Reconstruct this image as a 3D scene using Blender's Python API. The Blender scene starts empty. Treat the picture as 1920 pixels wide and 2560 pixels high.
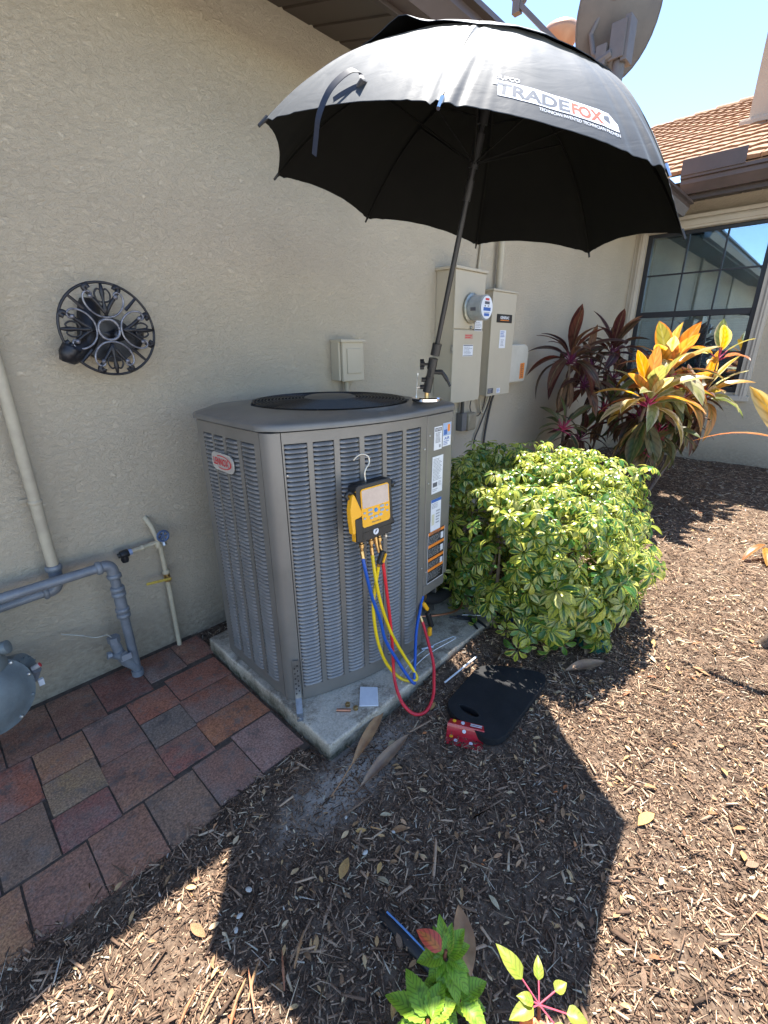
import bpy, bmesh, math, random
import numpy as np
from mathutils import Vector, Matrix, noise
rnd = random.Random(7)
PI = math.pi
V = Vector
scene = bpy.context.scene
COL = scene.collection

# ------------------------------------------------------------------ camera
cam_d = bpy.data.cameras.new('camera')
cam = bpy.data.objects.new('camera', cam_d)
COL.objects.link(cam)
scene.camera = cam
cam_d.sensor_fit = 'AUTO'
cam_d.sensor_width = 36.0
cam_d.lens = 36.0 * 1127.4 / 2560.0
cam_d.clip_start = 0.02
cam_d.clip_end = 400
R = [(0.68925755, -0.72448511, -0.00673482), (-0.2555396, -0.23439493, -0.93795444), (0.67795541, 0.64821319, -0.34669311)]
m = Matrix.Identity(4)
for i in range(3):
    m[i][0] = R[0][i]; m[i][1] = -R[1][i]; m[i][2] = -R[2][i]
CAM = V((0, -1.9344, 1.3))
m[0][3], m[1][3], m[2][3] = CAM
cam.matrix_world = m
scene.render.resolution_x = 768
scene.render.resolution_y = 1024

# ------------------------------------------------------------------ world, sun, exposure
world = bpy.data.worlds.new('World')
scene.world = world
world.use_nodes = True
nt = world.node_tree
nt.nodes.clear()
sky = nt.nodes.new('ShaderNodeTexSky')
sky.sky_type = 'NISHITA'
sky.sun_disc = False
SUN = V((0.305, 0.168, 1.0)).normalized()
sky.sun_elevation = math.asin(SUN.z)
sky.sun_rotation = math.atan2(SUN.x, SUN.y)
sky.air_density = 0.75
sky.dust_density = 0.0
sky.ozone_density = 1.2
bg = nt.nodes.new('ShaderNodeBackground')
bg.inputs[1].default_value = 0.115
ow = nt.nodes.new('ShaderNodeOutputWorld')
nt.links.new(sky.outputs[0], bg.inputs[0])
nt.links.new(bg.outputs[0], ow.inputs[0])
sun_d = bpy.data.lights.new('sun', 'SUN')
sun_d.energy = 4.2
sun_d.angle = math.radians(0.5)
sun_d.color = (1.0, 0.95, 0.87)
sun = bpy.data.objects.new('sun', sun_d)
COL.objects.link(sun)
sun.rotation_euler = (-SUN).to_track_quat('-Z', 'Y').to_euler()
sun.location = (3, 2, 12)
vs = scene.view_settings
vs.view_transform = 'Standard'
vs.look = 'None'
vs.exposure = 2.06
vs.gamma = 1.0
vs.use_curve_mapping = False
scene.render.engine = 'CYCLES'
scene.cycles.max_bounces = 6
scene.cycles.diffuse_bounces = 4
scene.cycles.transparent_max_bounces = 12

# ------------------------------------------------------------------ helpers
ORG = {}


def tag(o, label=None, cat=None, group=None, kind=None):
    if label: o['label'] = label
    if cat: o['category'] = cat
    if group: o['group'] = group
    if kind: o['kind'] = kind
    return o


def thing(name, label, cat, loc=(0, 0, 0), group=None):
    o = bpy.data.objects.new(name, None)
    o.empty_display_size = 0.05
    COL.objects.link(o)
    o.location = loc
    ORG[o.name] = V(loc)
    return tag(o, label, cat, group)


def link(name, me, parent=None, M=None):
    """link mesh data as an object; M is a WORLD matrix for meshes in local space"""
    o = bpy.data.objects.new(name, me)
    COL.objects.link(o)
    if parent is not None:
        o.parent = parent
        ORG[o.name] = ORG[parent.name]
        if M is not None:
            o.matrix_local = Matrix.Translation(-ORG[parent.name]) @ M
            ORG[o.name] = None
    else:
        ORG[o.name] = V((0, 0, 0))
        if M is not None:
            o.matrix_world = M
    return o


class MB:
    def __init__(s):
        s.v = []; s.f = []; s.m = []; s.mats = []

    def mi(s, mat):
        if mat is None: return 0
        if mat not in s.mats: s.mats.append(mat)
        return s.mats.index(mat)

    def add(s, vs, fs, mat=None):
        b = len(s.v)
        s.v += [tuple(q) for q in vs]
        k = s.mi(mat)
        for f in fs:
            s.f.append(tuple(b + i for i in f)); s.m.append(k)
        return s

    def box(s, lo, hi, mat=None, M=None):
        x0, y0, z0 = lo; x1, y1, z1 = hi
        p = [V(q) for q in ((x0, y0, z0), (x1, y0, z0), (x1, y1, z0), (x0, y1, z0), (x0, y0, z1), (x1, y0, z1), (x1, y1, z1), (x0, y1, z1))]
        if M is not None: p = [M @ q for q in p]
        return s.add(p, [(0, 3, 2, 1), (4, 5, 6, 7), (0, 1, 5, 4), (1, 2, 6, 5), (2, 3, 7, 6), (3, 0, 4, 7)], mat)

    def prism(s, poly, z0, z1, mat=None, M=None):
        n = len(poly)
        p = [V((x, y, z0)) for x, y in poly] + [V((x, y, z1)) for x, y in poly]
        if M is not None: p = [M @ q for q in p]
        return s.add(p, [tuple(range(n))[::-1], tuple(range(n, 2 * n))] + [(i, (i + 1) % n, n + (i + 1) % n, n + i) for i in range(n)], mat)

    def tube(s, pts, r, n=8, mat=None, cap=True):
        pts = [V(q) for q in pts]
        N = len(pts)
        rr = r if isinstance(r, (list, tuple)) else [r] * N
        t0 = (pts[1] - pts[0]).normalized()
        a = t0.orthogonal().normalized()
        vs_ = []
        for i in range(N):
            t = (pts[min(i + 1, N - 1)] - pts[max(i - 1, 0)])
            if t.length < 1e-9: t = t0
            t.normalize()
            a = (a - t * a.dot(t))
            if a.length < 1e-6: a = t.orthogonal()
            a.normalize()
            b = t.cross(a)
            for k in range(n):
                an = 2 * PI * k / n
                vs_.append(pts[i] + (a * math.cos(an) + b * math.sin(an)) * rr[i])
        fs = []
        for i in range(N - 1):
            for k in range(n):
                fs.append((i * n + k, i * n + (k + 1) % n, (i + 1) * n + (k + 1) % n, (i + 1) * n + k))
        if cap:
            fs.append(tuple(range(n))[::-1]); fs.append(tuple((N - 1) * n + k for k in range(n)))
        return s.add(vs_, fs, mat)

    def lathe(s, prof, o, axis=(0, 0, 1), n=24, mat=None):
        """prof: list of (r, h) along axis from o"""
        ax = V(axis).normalized(); a = ax.orthogonal().normalized(); b = ax.cross(a); o = V(o)
        vs_ = []; fs = []
        for r, h in prof:
            for k in range(n):
                an = 2 * PI * k / n
                vs_.append(o + ax * h + (a * math.cos(an) + b * math.sin(an)) * max(r, 1e-5))
        L = len(prof)
        for i in range(L - 1):
            for k in range(n):
                fs.append((i * n + k, i * n + (k + 1) % n, (i + 1) * n + (k + 1) % n, (i + 1) * n + k))
        fs.append(tuple(range(n))[::-1]); fs.append(tuple((L - 1) * n + k for k in range(n)))
        return s.add(vs_, fs, mat)

    def sheet(s, P, mat=None):
        """grid of points P[i][j]"""
        a = len(P); b = len(P[0])
        return s.add([q for row in P for q in row], [(i * b + j, i * b + j + 1, (i + 1) * b + j + 1, (i + 1) * b + j) for i in range(a - 1) for j in range(b - 1)], mat)

    def mesh(s, name, mat=None, smooth=None):
        me = bpy.data.meshes.new(name)
        me.from_pydata(s.v, [], s.f)
        for q in (s.mats or ([mat] if mat else [])): me.materials.append(q)
        if s.mats: me.polygons.foreach_set('material_index', s.m)
        if smooth is not None:
            me.polygons.foreach_set('use_smooth', [True] * len(s.f))
            if smooth < 180: me.set_sharp_from_angle(angle=math.radians(smooth))
        me.update()
        return me

    def build(s, name, mat=None, parent=None, smooth=None, bevel=0, label=None, seg=2, recalc=False):
        if parent is not None:
            o = ORG[parent.name]
            s.v = [(q[0] - o[0], q[1] - o[1], q[2] - o[2]) for q in s.v]
        me = s.mesh(name, mat, smooth)
        if recalc:
            bm = bmesh.new(); bm.from_mesh(me); bmesh.ops.recalc_face_normals(bm, faces=bm.faces); bm.to_mesh(me); bm.free()
        ob = link(name, me, parent)
        if bevel:
            md = ob.modifiers.new('bevel', 'BEVEL'); md.width = bevel; md.segments = seg; md.limit_method = 'ANGLE'
            md.angle_limit = math.radians(40)
        if label: ob['label'] = label
        return ob


def cat_spline(P, k=6):
    P = [V(p) for p in P]
    Q = [P[0] * 2 - P[1]] + P + [P[-1] * 2 - P[-2]]
    out = []
    for i in range(1, len(Q) - 2):
        p0, p1, p2, p3 = Q[i - 1:i + 3]
        for j in range(k):
            t = j / k
            out.append(0.5 * ((2 * p1) + (-p0 + p2) * t + (2 * p0 - 5 * p1 + 4 * p2 - p3) * t * t + (-p0 + 3 * p1 - 3 * p2 + p3) * t ** 3))
    out.append(P[-1])
    return out


# ------------------------------------------------------------------ materials
MATS = {}


def nodes_of(name):
    m = bpy.data.materials.new(name)
    m.use_nodes = True
    nt = m.node_tree
    return m, nt, nt.nodes['Principled BSDF']


def mat(name, col, rough=.6, metal=0, col2=None, ns=8, nd=4, bs=0, bd=0, spec=.5, lo=.35, hi=.65, rv=0, coat=0, sheen=0):
    if name in MATS: return MATS[name]
    m, nt, p = nodes_of(name)
    N = nt.nodes; Lk = nt.links
    p.inputs['Roughness'].default_value = rough
    p.inputs['Metallic'].default_value = metal
    p.inputs['Specular IOR Level'].default_value = spec
    p.inputs['Coat Weight'].default_value = coat
    p.inputs['Sheen Weight'].default_value = sheen
    p.inputs['Base Color'].default_value = (*col, 1)
    tc = N.new('ShaderNodeTexCoord')
    if col2 is None: col2 = tuple(c * .8 for c in col)
    n1 = N.new('ShaderNodeTexNoise'); n1.inputs['Scale'].default_value = ns; n1.inputs['Detail'].default_value = nd
    n1.inputs['Roughness'].default_value = .65
    Lk.new(tc.outputs['Object'], n1.inputs['Vector'])
    r = N.new('ShaderNodeValToRGB'); r.color_ramp.elements[0].position = lo; r.color_ramp.elements[1].position = hi
    r.color_ramp.elements[0].color = (*col, 1); r.color_ramp.elements[1].color = (*col2, 1)
    Lk.new(n1.outputs[0], r.inputs[0]); Lk.new(r.outputs[0], p.inputs['Base Color'])
    if rv:
        mr = N.new('ShaderNodeMapRange'); mr.inputs[3].default_value = rough - rv; mr.inputs[4].default_value = rough + rv
        Lk.new(n1.outputs[0], mr.inputs[0]); Lk.new(mr.outputs[0], p.inputs['Roughness'])
    if bs:
        n2 = N.new('ShaderNodeTexNoise'); n2.inputs['Scale'].default_value = bs; n2.inputs['Detail'].default_value = 5
        Lk.new(tc.outputs['Object'], n2.inputs['Vector'])
        b = N.new('ShaderNodeBump'); b.inputs['Distance'].default_value = bd; b.inputs['Strength'].default_value = .8
        Lk.new(n2.outputs[0], b.inputs['Height']); Lk.new(b.outputs[0], p.inputs['Normal'])
    MATS[name] = m
    return m


def stucco(name, col, col2):
    m, nt, p = nodes_of(name); N = nt.nodes; Lk = nt.links
    p.inputs['Roughness'].default_value = .92
    p.inputs['Specular IOR Level'].default_value = .2
    tc = N.new('ShaderNodeTexCoord')
    # blotchy tint
    n1 = N.new('ShaderNodeTexNoise'); n1.inputs['Scale'].default_value = 1.3; n1.inputs['Detail'].default_value = 6
    Lk.new(tc.outputs['Object'], n1.inputs['Vector'])
    r = N.new('ShaderNodeValToRGB'); r.color_ramp.elements[0].position = .35; r.color_ramp.elements[1].position = .68
    r.color_ramp.elements[0].color = (*col, 1); r.color_ramp.elements[1].color = (*col2, 1)
    Lk.new(n1.outputs[0], r.inputs[0])
    # knock-down texture: warped voronoi plateaus, stretched sideways
    mp = N.new('ShaderNodeMapping'); mp.inputs['Scale'].default_value = (.8, .8, 1.15); mp.inputs['Rotation'].default_value = (0, .35, 0)
    Lk.new(tc.outputs['Object'], mp.inputs[0])
    w = N.new('ShaderNodeTexNoise'); w.inputs['Scale'].default_value = 48; w.inputs['Detail'].default_value = 4
    Lk.new(mp.outputs[0], w.inputs['Vector'])
    ma = N.new('ShaderNodeMixRGB'); ma.blend_type = 'ADD'; ma.inputs[0].default_value = .045
    Lk.new(mp.outputs[0], ma.inputs[1]); Lk.new(w.outputs['Color'], ma.inputs[2])
    a = N.new('ShaderNodeTexNoise'); a.inputs['Scale'].default_value = 62; a.inputs['Detail'].default_value = 6; a.inputs['Roughness'].default_value = .68
    a.inputs['Distortion'].default_value = .5
    Lk.new(ma.outputs[0], a.inputs['Vector'])
    cr = N.new('ShaderNodeValToRGB'); cr.color_ramp.elements[0].position = .36; cr.color_ramp.elements[1].position = .64
    Lk.new(a.outputs[0], cr.inputs[0])
    f = N.new('ShaderNodeTexNoise'); f.inputs['Scale'].default_value = 260; f.inputs['Detail'].default_value = 3
    Lk.new(tc.outputs['Object'], f.inputs['Vector'])
    ad = N.new('ShaderNodeMath'); ad.operation = 'MULTIPLY_ADD'; ad.inputs[1].default_value = .22
    Lk.new(f.outputs[0], ad.inputs[0]); Lk.new(cr.outputs[0], ad.inputs[2])
    b = N.new('ShaderNodeBump'); b.inputs['Distance'].default_value = .0048; b.inputs['Strength'].default_value = .9
    Lk.new(ad.outputs[0], b.inputs['Height']); Lk.new(b.outputs[0], p.inputs['Normal'])
    # grime gathered low on the wall and dust in the hollows
    sx = N.new('ShaderNodeSeparateXYZ'); Lk.new(tc.outputs['Object'], sx.inputs[0])
    mr = N.new('ShaderNodeMapRange'); mr.inputs[1].default_value = .0; mr.inputs[2].default_value = .30; mr.inputs[3].default_value = .95; mr.inputs[4].default_value = 0
    Lk.new(sx.outputs[2], mr.inputs[0])
    mm = N.new('ShaderNodeMath'); mm.operation = 'MULTIPLY'; Lk.new(mr.outputs[0], mm.inputs[0]); Lk.new(w.outputs[0], mm.inputs[1])
    mx = N.new('ShaderNodeMixRGB'); mx.inputs[2].default_value = (.13, .10, .07, 1)
    Lk.new(mm.outputs[0], mx.inputs[0]); Lk.new(r.outputs[0], mx.inputs[1])
    Lk.new(mx.outputs[0], p.inputs['Base Color'])
    return m


STUCCO = stucco('stucco', (.57, .49, .37), (.49, .42, .315))
SOFFIT = mat('brown_aluminium', (.055, .038, .03), .5, col2=(.04, .028, .022), ns=3)
GUTTER = mat('brown_gutter', (.085, .06, .052), .4, col2=(.065, .047, .04), ns=5)
CONDM = mat('condenser_paint', (.19, .177, .158), .42, .15, col2=(.155, .145, .128), ns=5, nd=9, bs=400, bd=.0004, rv=.08)
CAPM = mat('condenser_cap_paint', (.17, .162, .15), .38, .15, col2=(.135, .13, .12), ns=7, nd=9, bs=500, bd=.0004, rv=.08)
LOUV = mat('louvre_paint', (.235, .23, .225), .38, .2, col2=(.185, .18, .175), ns=9, nd=9, bs=300, bd=.0004)
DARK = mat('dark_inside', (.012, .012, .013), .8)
BLACK = mat('black_plastic', (.018, .018, .019), .45, col2=(.012, .012, .013))
BLACKM = mat('black_metal', (.022, .022, .024), .38, .4, col2=(.03, .03, .032), ns=30)
CHROME = mat('chrome', (.85, .86, .88), .08, 1, col2=(.75, .76, .78))
STEEL = mat('zinc_steel', (.5, .5, .49), .35, .9, col2=(.35, .34, .32), ns=40)
BRASS = mat('brass', (.62, .42, .18), .3, .95, col2=(.5, .33, .14), ns=40)
COPPER = mat('copper', (.55, .25, .15), .35, .9, col2=(.42, .19, .12), ns=30)
WHITE = mat('white_label', (.72, .73, .75), .5, col2=(.66, .67, .70), ns=60)
YEL = mat('yellow_plastic', (.92, .45, .015), .45, col2=(.85, .40, .012))
ORANGE = mat('orange_print', (.90, .26, .03), .5, col2=(.65, .2, .03), ns=60)
BLUEP = mat('blue_print', (.04, .13, .42), .5)
REDP = mat('red_print', (.62, .03, .04), .4)
BEIGEBOX = mat('beige_enamel', (.48, .42, .315), .5, col2=(.44, .385, .29), ns=3, rv=.1)
BEIGEPIPE = mat('beige_painted_pipe', (.44, .385, .28), .6, col2=(.36, .31, .23), ns=12, bs=60, bd=.001)
GREYPIPE = mat('grey_painted_pipe', (.20, .215, .235), .42, .1, col2=(.15, .16, .175), ns=18, bs=120, bd=.0008)
REGM = mat('regulator_paint', (.17, .20, .205), .5, .1, col2=(.12, .14, .145), ns=14, bs=90, bd=.001)
TRIM = mat('window_trim_paint', (.50, .45, .37), .6, col2=(.45, .40, .33), ns=4)
FRAMEM = mat('dark_window_frame', (.022, .024, .03), .4)
BLIND = mat('blind_slats', (.6, .62, .62), .6)
CONC = None
INK = mat('print_ink', (.10, .10, .12), .6)
INKG = mat('print_ink_grey', (.32, .33, .36), .6)


def ground_mat():
    m, nt, p = nodes_of('dark_mulch_soil'); N = nt.nodes; Lk = nt.links
    p.inputs['Roughness'].default_value = .95; p.inputs['Specular IOR Level'].default_value = .15
    tc = N.new('ShaderNodeTexCoord')
    n = N.new('ShaderNodeTexNoise'); n.inputs['Scale'].default_value = 45; n.inputs['Detail'].default_value = 9; n.inputs['Roughness'].default_value = .7
    Lk.new(tc.outputs['Object'], n.inputs['Vector'])
    r = N.new('ShaderNodeValToRGB')
    e = r.color_ramp.elements; e[0].position = .3; e[0].color = (.05, .031, .022, 1); e[1].position = .72; e[1].color = (.29, .21, .148, 1)
    k = e.new(.5); k.color = (.14, .098, .069, 1)
    Lk.new(n.outputs[0], r.inputs[0])
    # pale mineral crust where the condensate runs off the slab corner
    sx = N.new('ShaderNodeMapping'); sx.inputs['Location'].default_value = (-.70, 1.12, 0)
    Lk.new(tc.outputs['Object'], sx.inputs[0])
    mp = N.new('ShaderNodeMapping'); mp.inputs['Rotation'].default_value = (0, 0, .05); mp.inputs['Scale'].default_value = (3.0, 8.0, 1)
    Lk.new(sx.outputs[0], mp.inputs[0])
    ln = N.new('ShaderNodeVectorMath'); ln.operation = 'LENGTH'; Lk.new(mp.outputs[0], ln.inputs[0])
    n2 = N.new('ShaderNodeTexNoise'); n2.inputs['Scale'].default_value = 28; n2.inputs['Detail'].default_value = 10; n2.inputs['Roughness'].default_value = .85
    Lk.new(tc.outputs['Object'], n2.inputs['Vector'])
    s = N.new('ShaderNodeMath'); s.operation = 'MULTIPLY_ADD'; s.inputs[1].default_value = 2.2
    Lk.new(n2.outputs[0], s.inputs[0]); Lk.new(ln.outputs['Value'], s.inputs[2])
    mr = N.new('ShaderNodeMapRange'); mr.inputs[1].default_value = 1.2; mr.inputs[2].default_value = 2.1; mr.inputs[3].default_value = .85; mr.inputs[4].default_value = 0
    Lk.new(s.outputs[0], mr.inputs[0])
    mx = N.new('ShaderNodeMixRGB'); mx.inputs[2].default_value = (.56, .49, .41, 1)
    Lk.new(mr.outputs[0], mx.inputs[0]); Lk.new(r.outputs[0], mx.inputs[1]); Lk.new(mx.outputs[0], p.inputs['Base Color'])
    b = N.new('ShaderNodeBump'); b.inputs['Distance'].default_value = .012; b.inputs['Strength'].default_value = 1
    Lk.new(n.outputs[0], b.inputs['Height']); Lk.new(b.outputs[0], p.inputs['Normal'])
    return m


def concrete():
    m, nt, p = nodes_of('concrete'); N = nt.nodes; Lk = nt.links
    p.inputs['Roughness'].default_value = .92; p.inputs['Specular IOR Level'].default_value = .2
    tc = N.new('ShaderNodeTexCoord')

    def nz(sc, det, rough=.65):
        n = N.new('ShaderNodeTexNoise'); n.inputs['Scale'].default_value = sc; n.inputs['Detail'].default_value = det; n.inputs['Roughness'].default_value = rough
        Lk.new(tc.outputs['Object'], n.inputs['Vector']); return n.outputs[0]

    def rmp(src, p0, p1, c0, c1):
        r = N.new('ShaderNodeValToRGB'); r.color_ramp.elements[0].position = p0; r.color_ramp.elements[1].position = p1
        r.color_ramp.elements[0].color = (*c0, 1); r.color_ramp.elements[1].color = (*c1, 1); Lk.new(src, r.inputs[0]); return r.outputs[0]

    def mx(f, a, b, mode='MIX'):
        q = N.new('ShaderNodeMixRGB'); q.blend_type = mode
        if isinstance(f, float): q.inputs[0].default_value = f
        else: Lk.new(f, q.inputs[0])
        Lk.new(a, q.inputs[1])
        if isinstance(b, tuple): q.inputs[2].default_value = (*b, 1)
        else: Lk.new(b, q.inputs[2])
        return q.outputs[0]
    c = rmp(nz(5, 8), .35, .65, (.60, .535, .43), (.43, .37, .29))
    c = mx(rmp(nz(9, 9, .8), .49, .60, (0, 0, 0), (.8, .8, .8)), c, (.19, .15, .105))
    c = mx(.8, c, rmp(nz(150, 4), .3, .7, (.7, .7, .7), (1.25, 1.25, 1.25)), 'MULTIPLY')
    # damp mossy sides: everything that faces sideways and sits near the soil
    sx = N.new('ShaderNodeSeparateXYZ'); Lk.new(tc.outputs['Object'], sx.inputs[0])
    mr = N.new('ShaderNodeMapRange'); mr.inputs[1].default_value = .066; mr.inputs[2].default_value = .02; mr.inputs[3].default_value = 0; mr.inputs[4].default_value = 1
    Lk.new(sx.outputs[2], mr.inputs[0])
    nn = rmp(nz(30, 8, .7), .3, .6, (.35, .35, .35), (1, 1, 1))
    ml = N.new('ShaderNodeMath'); ml.operation = 'MULTIPLY'; Lk.new(mr.outputs[0], ml.inputs[0]); Lk.new(nn, ml.inputs[1])
    c = mx(ml.outputs[0], c, (.075, .07, .045))
    Lk.new(c, p.inputs['Base Color'])
    b = N.new('ShaderNodeBump'); b.inputs['Distance'].default_value = .006; b.inputs['Strength'].default_value = .8
    Lk.new(nz(60, 8, .7), b.inputs['Height']); Lk.new(b.outputs[0], p.inputs['Normal'])
    return m


def ramp_attr_mat(name, stops, rough=.85, attr='tone', bump=0, spec=.2, fib=0, transl=0):
    """colour picked per piece from a ramp through a per-vertex attribute"""
    m, nt, p = nodes_of(name); N = nt.nodes; Lk = nt.links
    p.inputs['Roughness'].default_value = rough; p.inputs['Specular IOR Level'].default_value = spec
    a = N.new('ShaderNodeAttribute'); a.attribute_name = attr
    r = N.new('ShaderNodeValToRGB'); e = r.color_ramp.elements
    e[0].position = stops[0][0]; e[0].color = (*stops[0][1], 1); e[1].position = stops[-1][0]; e[1].color = (*stops[-1][1], 1)
    for q, c in stops[1:-1]:
        k = e.new(q); k.color = (*c, 1)
    Lk.new(a.outputs['Fac'], r.inputs[0])
    tc = N.new('ShaderNodeTexCoord')
    n = N.new('ShaderNodeTexNoise'); n.inputs['Scale'].default_value = 160; n.inputs['Detail'].default_value = 4
    Lk.new(tc.outputs['Object'], n.inputs['Vector'])
    mr = N.new('ShaderNodeMapRange'); mr.inputs[3].default_value = .6; mr.inputs[4].default_value = 1.4
    Lk.new(n.outputs[0], mr.inputs[0])
    mx = N.new('ShaderNodeVectorMath'); mx.operation = 'SCALE'
    Lk.new(r.outputs[0], mx.inputs[0]); Lk.new(mr.outputs[0], mx.inputs['Scale']); Lk.new(mx.outputs[0], p.inputs['Base Color'])
    b = N.new('ShaderNodeBump'); b.inputs['Distance'].default_value = .002; b.inputs['Strength'].default_value = .7
    Lk.new(n.outputs[0], b.inputs['Height']); Lk.new(b.outputs[0], p.inputs['Normal'])
    return m


def leaf_mat(name, rampA, rampB, rough=.35, transl=.45, tint=(1, 1, 1), edge=(.45, .75), nsc=30, tsat=1.0, mixlo=.0, mixhi=1.0, vein=(34, -9, .72)):
    """leaf with attribute 'leaf' (R across 0..1, G along 0..1, B random). rampA = heart colours, rampB = margin colours (picked by random)"""
    m, nt, p = nodes_of(name); N = nt.nodes; Lk = nt.links
    out = N['Material Output']
    at = N.new('ShaderNodeAttribute'); at.attribute_name = 'leaf'
    sp = N.new('ShaderNodeSeparateColor'); Lk.new(at.outputs['Color'], sp.inputs[0])
    oi = N.new('ShaderNodeObjectInfo')
    rn = N.new('ShaderNodeMath'); rn.operation = 'ADD'; Lk.new(sp.outputs[2], rn.inputs[0]); Lk.new(oi.outputs['Random'], rn.inputs[1])
    fr = N.new('ShaderNodeMath'); fr.operation = 'FRACT'; Lk.new(rn.outputs[0], fr.inputs[0])
    tc = N.new('ShaderNodeTexCoord')
    nz = N.new('ShaderNodeTexNoise'); nz.inputs['Scale'].default_value = nsc; nz.inputs['Detail'].default_value = 3
    Lk.new(tc.outputs['Object'], nz.inputs['Vector'])

    def rmp(stops, src):
        r = N.new('ShaderNodeValToRGB'); e = r.color_ramp.elements
        e[0].position = stops[0][0]; e[0].color = (*stops[0][1], 1); e[1].position = stops[-1][0]; e[1].color = (*stops[-1][1], 1)
        for q, c in stops[1:-1]:
            k = e.new(q); k.color = (*c, 1)
        Lk.new(src, r.inputs[0]); return r
    A = rmp(rampA, fr.outputs[0]); B = rmp(rampB, fr.outputs[0])
    # margin mask : across + noise + per-leaf shift
    f1 = N.new('ShaderNodeMath'); f1.operation = 'MULTIPLY_ADD'; f1.inputs[1].default_value = 1.1
    Lk.new(nz.outputs[0], f1.inputs[0]); Lk.new(sp.outputs[0], f1.inputs[2])
    f2 = N.new('ShaderNodeMath'); f2.operation = 'MULTIPLY_ADD'; f2.inputs[1].default_value = 7.31; f2.inputs[2].default_value = 0
    Lk.new(fr.outputs[0], f2.inputs[0])
    f2b = N.new('ShaderNodeMath'); f2b.operation = 'FRACT'; Lk.new(f2.outputs[0], f2b.inputs[0])
    f3 = N.new('ShaderNodeMath'); f3.operation = 'MULTIPLY_ADD'; f3.inputs[1].default_value = .9
    Lk.new(f2b.outputs[0], f3.inputs[0]); Lk.new(f1.outputs[0], f3.inputs[2])
    mr = N.new('ShaderNodeMapRange'); mr.inputs[1].default_value = edge[0] + .85; mr.inputs[2].default_value = edge[1] + .85
    mr.inputs[3].default_value = mixlo; mr.inputs[4].default_value = mixhi
    Lk.new(f3.outputs[0], mr.inputs[0])
    mx = N.new('ShaderNodeMixRGB'); Lk.new(mr.outputs[0], mx.inputs[0]); Lk.new(A.outputs[0], mx.inputs[1]); Lk.new(B.outputs[0], mx.inputs[2])
    # pale midrib
    mid = N.new('ShaderNodeMapRange'); mid.inputs[1].default_value = .0; mid.inputs[2].default_value = .16; mid.inputs[3].default_value = .35; mid.inputs[4].default_value = 0
    Lk.new(sp.outputs[0], mid.inputs[0])
    mx2 = N.new('ShaderNodeMixRGB'); Lk.new(mid.outputs[0], mx2.inputs[0]); Lk.new(mx.outputs[0], mx2.inputs[1]); mx2.inputs[2].default_value = (.35 * tint[0], .33 * tint[1], .16 * tint[2], 1)
    v1 = N.new('ShaderNodeMath'); v1.operation = 'MULTIPLY'; v1.inputs[1].default_value = vein[0]; Lk.new(sp.outputs[1], v1.inputs[0])
    v2 = N.new('ShaderNodeMath'); v2.operation = 'MULTIPLY_ADD'; v2.inputs[1].default_value = vein[1]; Lk.new(sp.outputs[0], v2.inputs[0]); Lk.new(v1.outputs[0], v2.inputs[2])
    v3 = N.new('ShaderNodeMath'); v3.operation = 'SINE'; Lk.new(v2.outputs[0], v3.inputs[0])
    v4 = N.new('ShaderNodeMapRange'); v4.inputs[1].default_value = .2; v4.inputs[2].default_value = 1; v4.inputs[3].default_value = 1.0; v4.inputs[4].default_value = vein[2]; Lk.new(v3.outputs[0], v4.inputs[0])
    spot = N.new('ShaderNodeMapRange'); spot.inputs[1].default_value = .60; spot.inputs[2].default_value = .72; spot.inputs[3].default_value = 1.0; spot.inputs[4].default_value = .55; Lk.new(nz.outputs[0], spot.inputs[0])
    vm = N.new('ShaderNodeMath'); vm.operation = 'MULTIPLY'; Lk.new(v4.outputs[0], vm.inputs[0]); Lk.new(spot.outputs[0], vm.inputs[1])
    mx3 = N.new('ShaderNodeVectorMath'); mx3.operation = 'SCALE'; Lk.new(mx2.outputs[0], mx3.inputs[0]); Lk.new(vm.outputs[0], mx3.inputs['Scale'])
    mx2 = mx3
    Lk.new(mx2.outputs[0], p.inputs['Base Color'])
    p.inputs['Roughness'].default_value = rough; p.inputs['Specular IOR Level'].default_value = .5
    tr = N.new('ShaderNodeBsdfTranslucent')
    g = N.new('ShaderNodeHueSaturation'); g.inputs['Saturation'].default_value = tsat; g.inputs['Value'].default_value = 1.6
    Lk.new(mx2.outputs[0], g.inputs['Color']); Lk.new(g.outputs[0], tr.inputs[0])
    ms = N.new('ShaderNodeMixShader'); ms.inputs[0].default_value = transl
    Lk.new(p.outputs[0], ms.inputs[1]); Lk.new(tr.outputs[0], ms.inputs[2]); Lk.new(ms.outputs[0], out.inputs[0])
    return m


CONC = concrete()
GROUND = ground_mat()
CHIPM = ramp_attr_mat('mulch_chips', [(0, (0.06, 0.039, 0.027)), (0.3, (0.138, 0.085, 0.056)), (0.6, (0.233, 0.15, 0.098)), (0.85, (0.5, 0.339, 0.223)), (0.95, (0.538, 0.468, 0.326)), (0.98, (0.538, 0.468, 0.388)), (1, (0.538, 0.292, 0.115))])
LITTER = ramp_attr_mat('dry_leaf_litter', [(0, (.16, .085, .05)), (.3, (.34, .20, .10)), (.6, (.50, .31, .14)), (.85, (.58, .44, .27)), (1, (.48, .17, .06))], rough=.6)

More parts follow.
